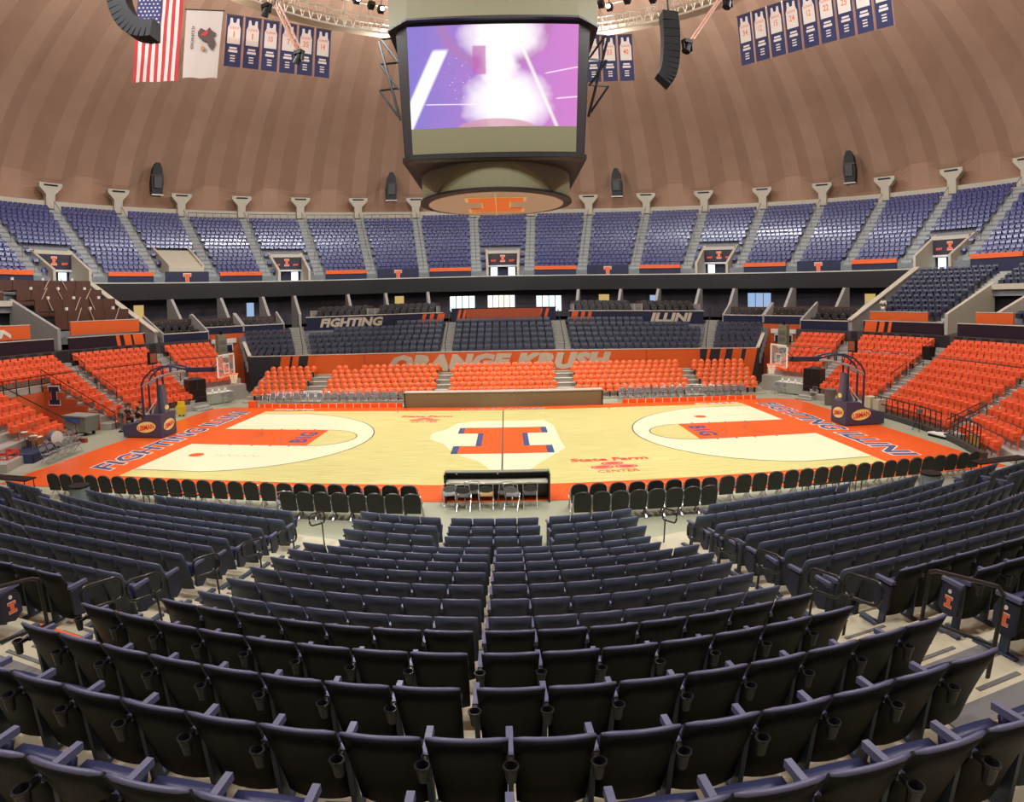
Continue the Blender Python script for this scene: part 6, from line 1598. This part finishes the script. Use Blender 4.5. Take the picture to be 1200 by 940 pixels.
def person(label, loc, rz, J, shirt, trousers, skin=M_skin, hair=(.03, .02, .015), sleeves='short', cap=None):
    """J: joint positions dict; local -y is forward"""
    o = thing('person', label, 'person', loc, rz)
    N = ['pelvis', 'waist', 'chest', 'neck', 'skull', 'crown', 'shL', 'elL', 'wrL', 'haL', 'shR', 'elR', 'wrR', 'haR', 'hiL', 'knL', 'anL', 'toL', 'hiR', 'knR', 'anR', 'toR']
    E_ = [('pelvis', 'waist'), ('waist', 'chest'), ('chest', 'neck'), ('neck', 'skull'), ('skull', 'crown'), ('chest', 'shL'), ('shL', 'elL'), ('elL', 'wrL'), ('wrL', 'haL'), ('chest', 'shR'), ('shR', 'elR'), ('elR', 'wrR'), ('wrR', 'haR'), ('pelvis', 'hiL'), ('hiL', 'knL'), ('knL', 'anL'), ('anL', 'toL'), ('pelvis', 'hiR'), ('hiR', 'knR'), ('knR', 'anR'), ('anR', 'toR')]
    Rr = dict(pelvis=.14, waist=.125, chest=.145, neck=.055, skull=.085, crown=.07, shL=.07, elL=.045, wrL=.03, haL=.032, hiL=.09, knL=.06, anL=.04, toL=.035)
    for k in list(Rr):
        if k.endswith('L'): Rr[k[:-1] + 'R'] = Rr[k]
    ix = {n: i for i, n in enumerate(N)}
    put('body', skin_mesh('body', [J[n] for n in N], [(ix[a], ix[b]) for a, b in E_], [Rr[n] for n in N], skin), o)
    def cloth(nm, names, grow, m):
        ii = {n: i for i, n in enumerate(names)}
        ed = [(ii[a], ii[b]) for a, b in E_ if a in ii and b in ii]
        put(nm, skin_mesh(nm, [J[n] for n in names], ed, [Rr[n] * 1.0 + grow for n in names], m), o)
    sl = ['elL', 'elR'] + (['wrL', 'wrR'] if sleeves == 'long' else [])
    cloth('shirt', ['waist', 'chest', 'shL', 'shR'] + sl, .016, shirt)
    cloth('trousers', ['pelvis', 'hiL', 'knL', 'anL', 'hiR', 'knR', 'anR'], .018, trousers)
    hd = Vector(J['skull']); up = (Vector(J['crown']) - hd).normalized()
    T = Matrix.Translation(hd + up * .03)
    hr = MB(); n = 10
    for q in range(4):
        pass
    vs = []; fs = []
    for q in range(5):
        t = q / 4 * PI * .55
        vs += [(.105 * math.sin(t) * math.cos(2 * PI * i / n), .02 + .115 * math.sin(t) * math.sin(2 * PI * i / n), .03 + .125 * math.cos(t)) for i in range(n)]
    for q in range(4):
        for i in range(n): fs.append((q * n + i, q * n + (i + 1) % n, (q + 1) * n + (i + 1) % n, (q + 1) * n + i))
    hr.add(vs, fs, T=T); hr.obj('cap' if cap else 'hair', cap or mat('hair%.2f' % hair[0], hair, .6), o, True)
    fc = MB(); fc.hull8([(-.015, -.10, -.02), (.015, -.10, -.02), (.012, -.08, -.02), (-.012, -.08, -.02)], [(-.006, -.095, .03), (.006, -.095, .03), (.006, -.08, .03), (-.006, -.08, .03)], T=T)
    fc.obj('nose', skin, o)
    for x in (-.1, .1): MB().box((x, .01, .0), (.02, .03, .05), T=T).obj('ear', skin, o)
    for x in (-.035, .035): MB().box((x, -.092, .025), (.018, .01, .01), T=T).obj('eye', M_black, o)
    MB().box((0, -.09, -.05), (.045, .01, .008), T=T).obj('mouth', mat('lip', (.3, .1, .08), .5), o)
    for side in 'LR':
        h = Vector(J['ha' + side]); w = Vector(J['wr' + side]); d = (h - w).normalized(); sx = d.cross(Vector((0, 0, 1)))
        if sx.length < .1: sx = Vector((0, 1, 0))
        sx.normalize(); hm = MB()
        for k, ln in enumerate((.07, .08, .075, .06)):
            b = h + sx * (-.024 + .016 * k) + d * .015; hm.tube([b, b + d * ln * .6, b + d * ln + Vector((0, -.01, -.012))], [.010, .009, .006], 5)
        b = h - sx * .03 - d * .02; hm.tube([b, b - sx * .025 + d * .03, b - sx * .03 + d * .055], [.011, .010, .007], 5)
        hm.obj('fingers', skin, o)
    for side in 'LR':
        a = Vector(J['an' + side]); t = Vector(J['to' + side]); m = (a + t) / 2
        MB().box((m.x, m.y, min(a.z, t.z) - .01), (.095, (a - t).length + .12, .085)).obj('shoe', M_black, o)
    return o
def stand(lean=0.0, armL=None, armR=None, stride=0.0):
    J = dict(pelvis=(0, 0, .93), waist=(0, -.01 - lean * .15, 1.10), chest=(0, -.0 - lean * .35, 1.33), neck=(0, -.01 - lean * .45, 1.50), skull=(0, -.03 - lean * .55, 1.61), crown=(0, -.02 - lean * .55, 1.71),
             shL=(-.19, 0 - lean * .38, 1.41), elL=(-.25, .02 - lean * .3, 1.14), wrL=(-.25, -.08 - lean * .3, .92), haL=(-.25, -.11 - lean * .3, .84), shR=(.19, 0 - lean * .38, 1.41), elR=(.25, .02 - lean * .3, 1.14), wrR=(.25, -.08 - lean * .3, .92), haR=(.25, -.11 - lean * .3, .84),
             hiL=(-.09, 0, .90), knL=(-.10, -.02 - stride * .5, .50), anL=(-.11, .03 - stride, .09), toL=(-.12, -.12 - stride, .05), hiR=(.09, 0, .90), knR=(.10, -.02 + stride * .3, .50), anR=(.11, .03 + stride, .09), toR=(.12, -.12 + stride, .05))
    J.update(armL or {}); J.update(armR or {})
    return J
def sit(lean=.15, armL=None, armR=None):
    J = dict(pelvis=(0, .05, .52), waist=(0, .04 - lean * .2, .70), chest=(0, .0 - lean * .6, .93), neck=(0, -.03 - lean * .9, 1.10), skull=(0, -.07 - lean, 1.20), crown=(0, -.07 - lean, 1.30),
             shL=(-.19, -.02 - lean * .7, 1.01), elL=(-.24, -.12 - lean * .7, .76), wrL=(-.16, -.34, .66), haL=(-.13, -.41, .64), shR=(.19, -.02 - lean * .7, 1.01), elR=(.24, -.12 - lean * .7, .76), wrR=(.16, -.34, .66), haR=(.13, -.41, .64),
             hiL=(-.1, .03, .52), knL=(-.13, -.40, .52), anL=(-.13, -.38, .10), toL=(-.14, -.54, .05), hiR=(.1, .03, .52), knR=(.13, -.40, .52), anR=(.13, -.38, .10), toR=(.14, -.54, .05))
    J.update(armL or {}); J.update(armR or {})
    return J
M_redshirt = mat('red_shirt', (.55, .04, .035), .7); M_jean = mat('grey_jeans', (.10, .12, .13), .7); M_blackcl = mat('black_cloth', (.014, .014, .015), .8); M_whitecl = mat('white_cloth', (.70, .66, .56), .8)
person('person in a red T-shirt and grey jeans standing behind the left hoop', (-20.15, .85, 0), rad(-75), stand(.12, armR=dict(elR=(.26, -.12, 1.2), wrR=(.20, -.32, 1.25), haR=(.18, -.40, 1.27))), M_redshirt, M_jean, cap=mat('tan_cap', (.35, .25, .18), .7))
person('person in black sitting nearest the standing red-shirted one', (-20.75, 2.0, 0), rad(110), sit(.2), M_blackcl, M_blackcl, sleeves='long')
person('person in black sitting with a pale item beside the hoop base', (-20.45, 3.0, 0), rad(70), sit(.1), M_blackcl, M_blackcl, sleeves='short')
folding(-20.75, 2.0, rad(110), 'dark folding chair under the seated person nearest the red shirt', FC_dark)
folding(-20.45, 3.0, rad(70), 'dark folding chair under the seated person beside the hoop base', FC_dark)
MB().cyl((-20.0, 2.4, 0), .16, .5, 12, .05).obj('traffic_cone', M_orange, label='small orange cone by the seated people', cat='cone')
person('person in white shirt and shorts standing at the edge of the navy right tier', pol(65.5, 31.15, 5.0), rad(-65.5), stand(0, armL=dict(elL=(-.28, -.1, 1.18), wrL=(-.14, -.24, 1.2), haL=(-.08, -.27, 1.2))), M_whitecl, M_whitecl, skin=M_skin2)
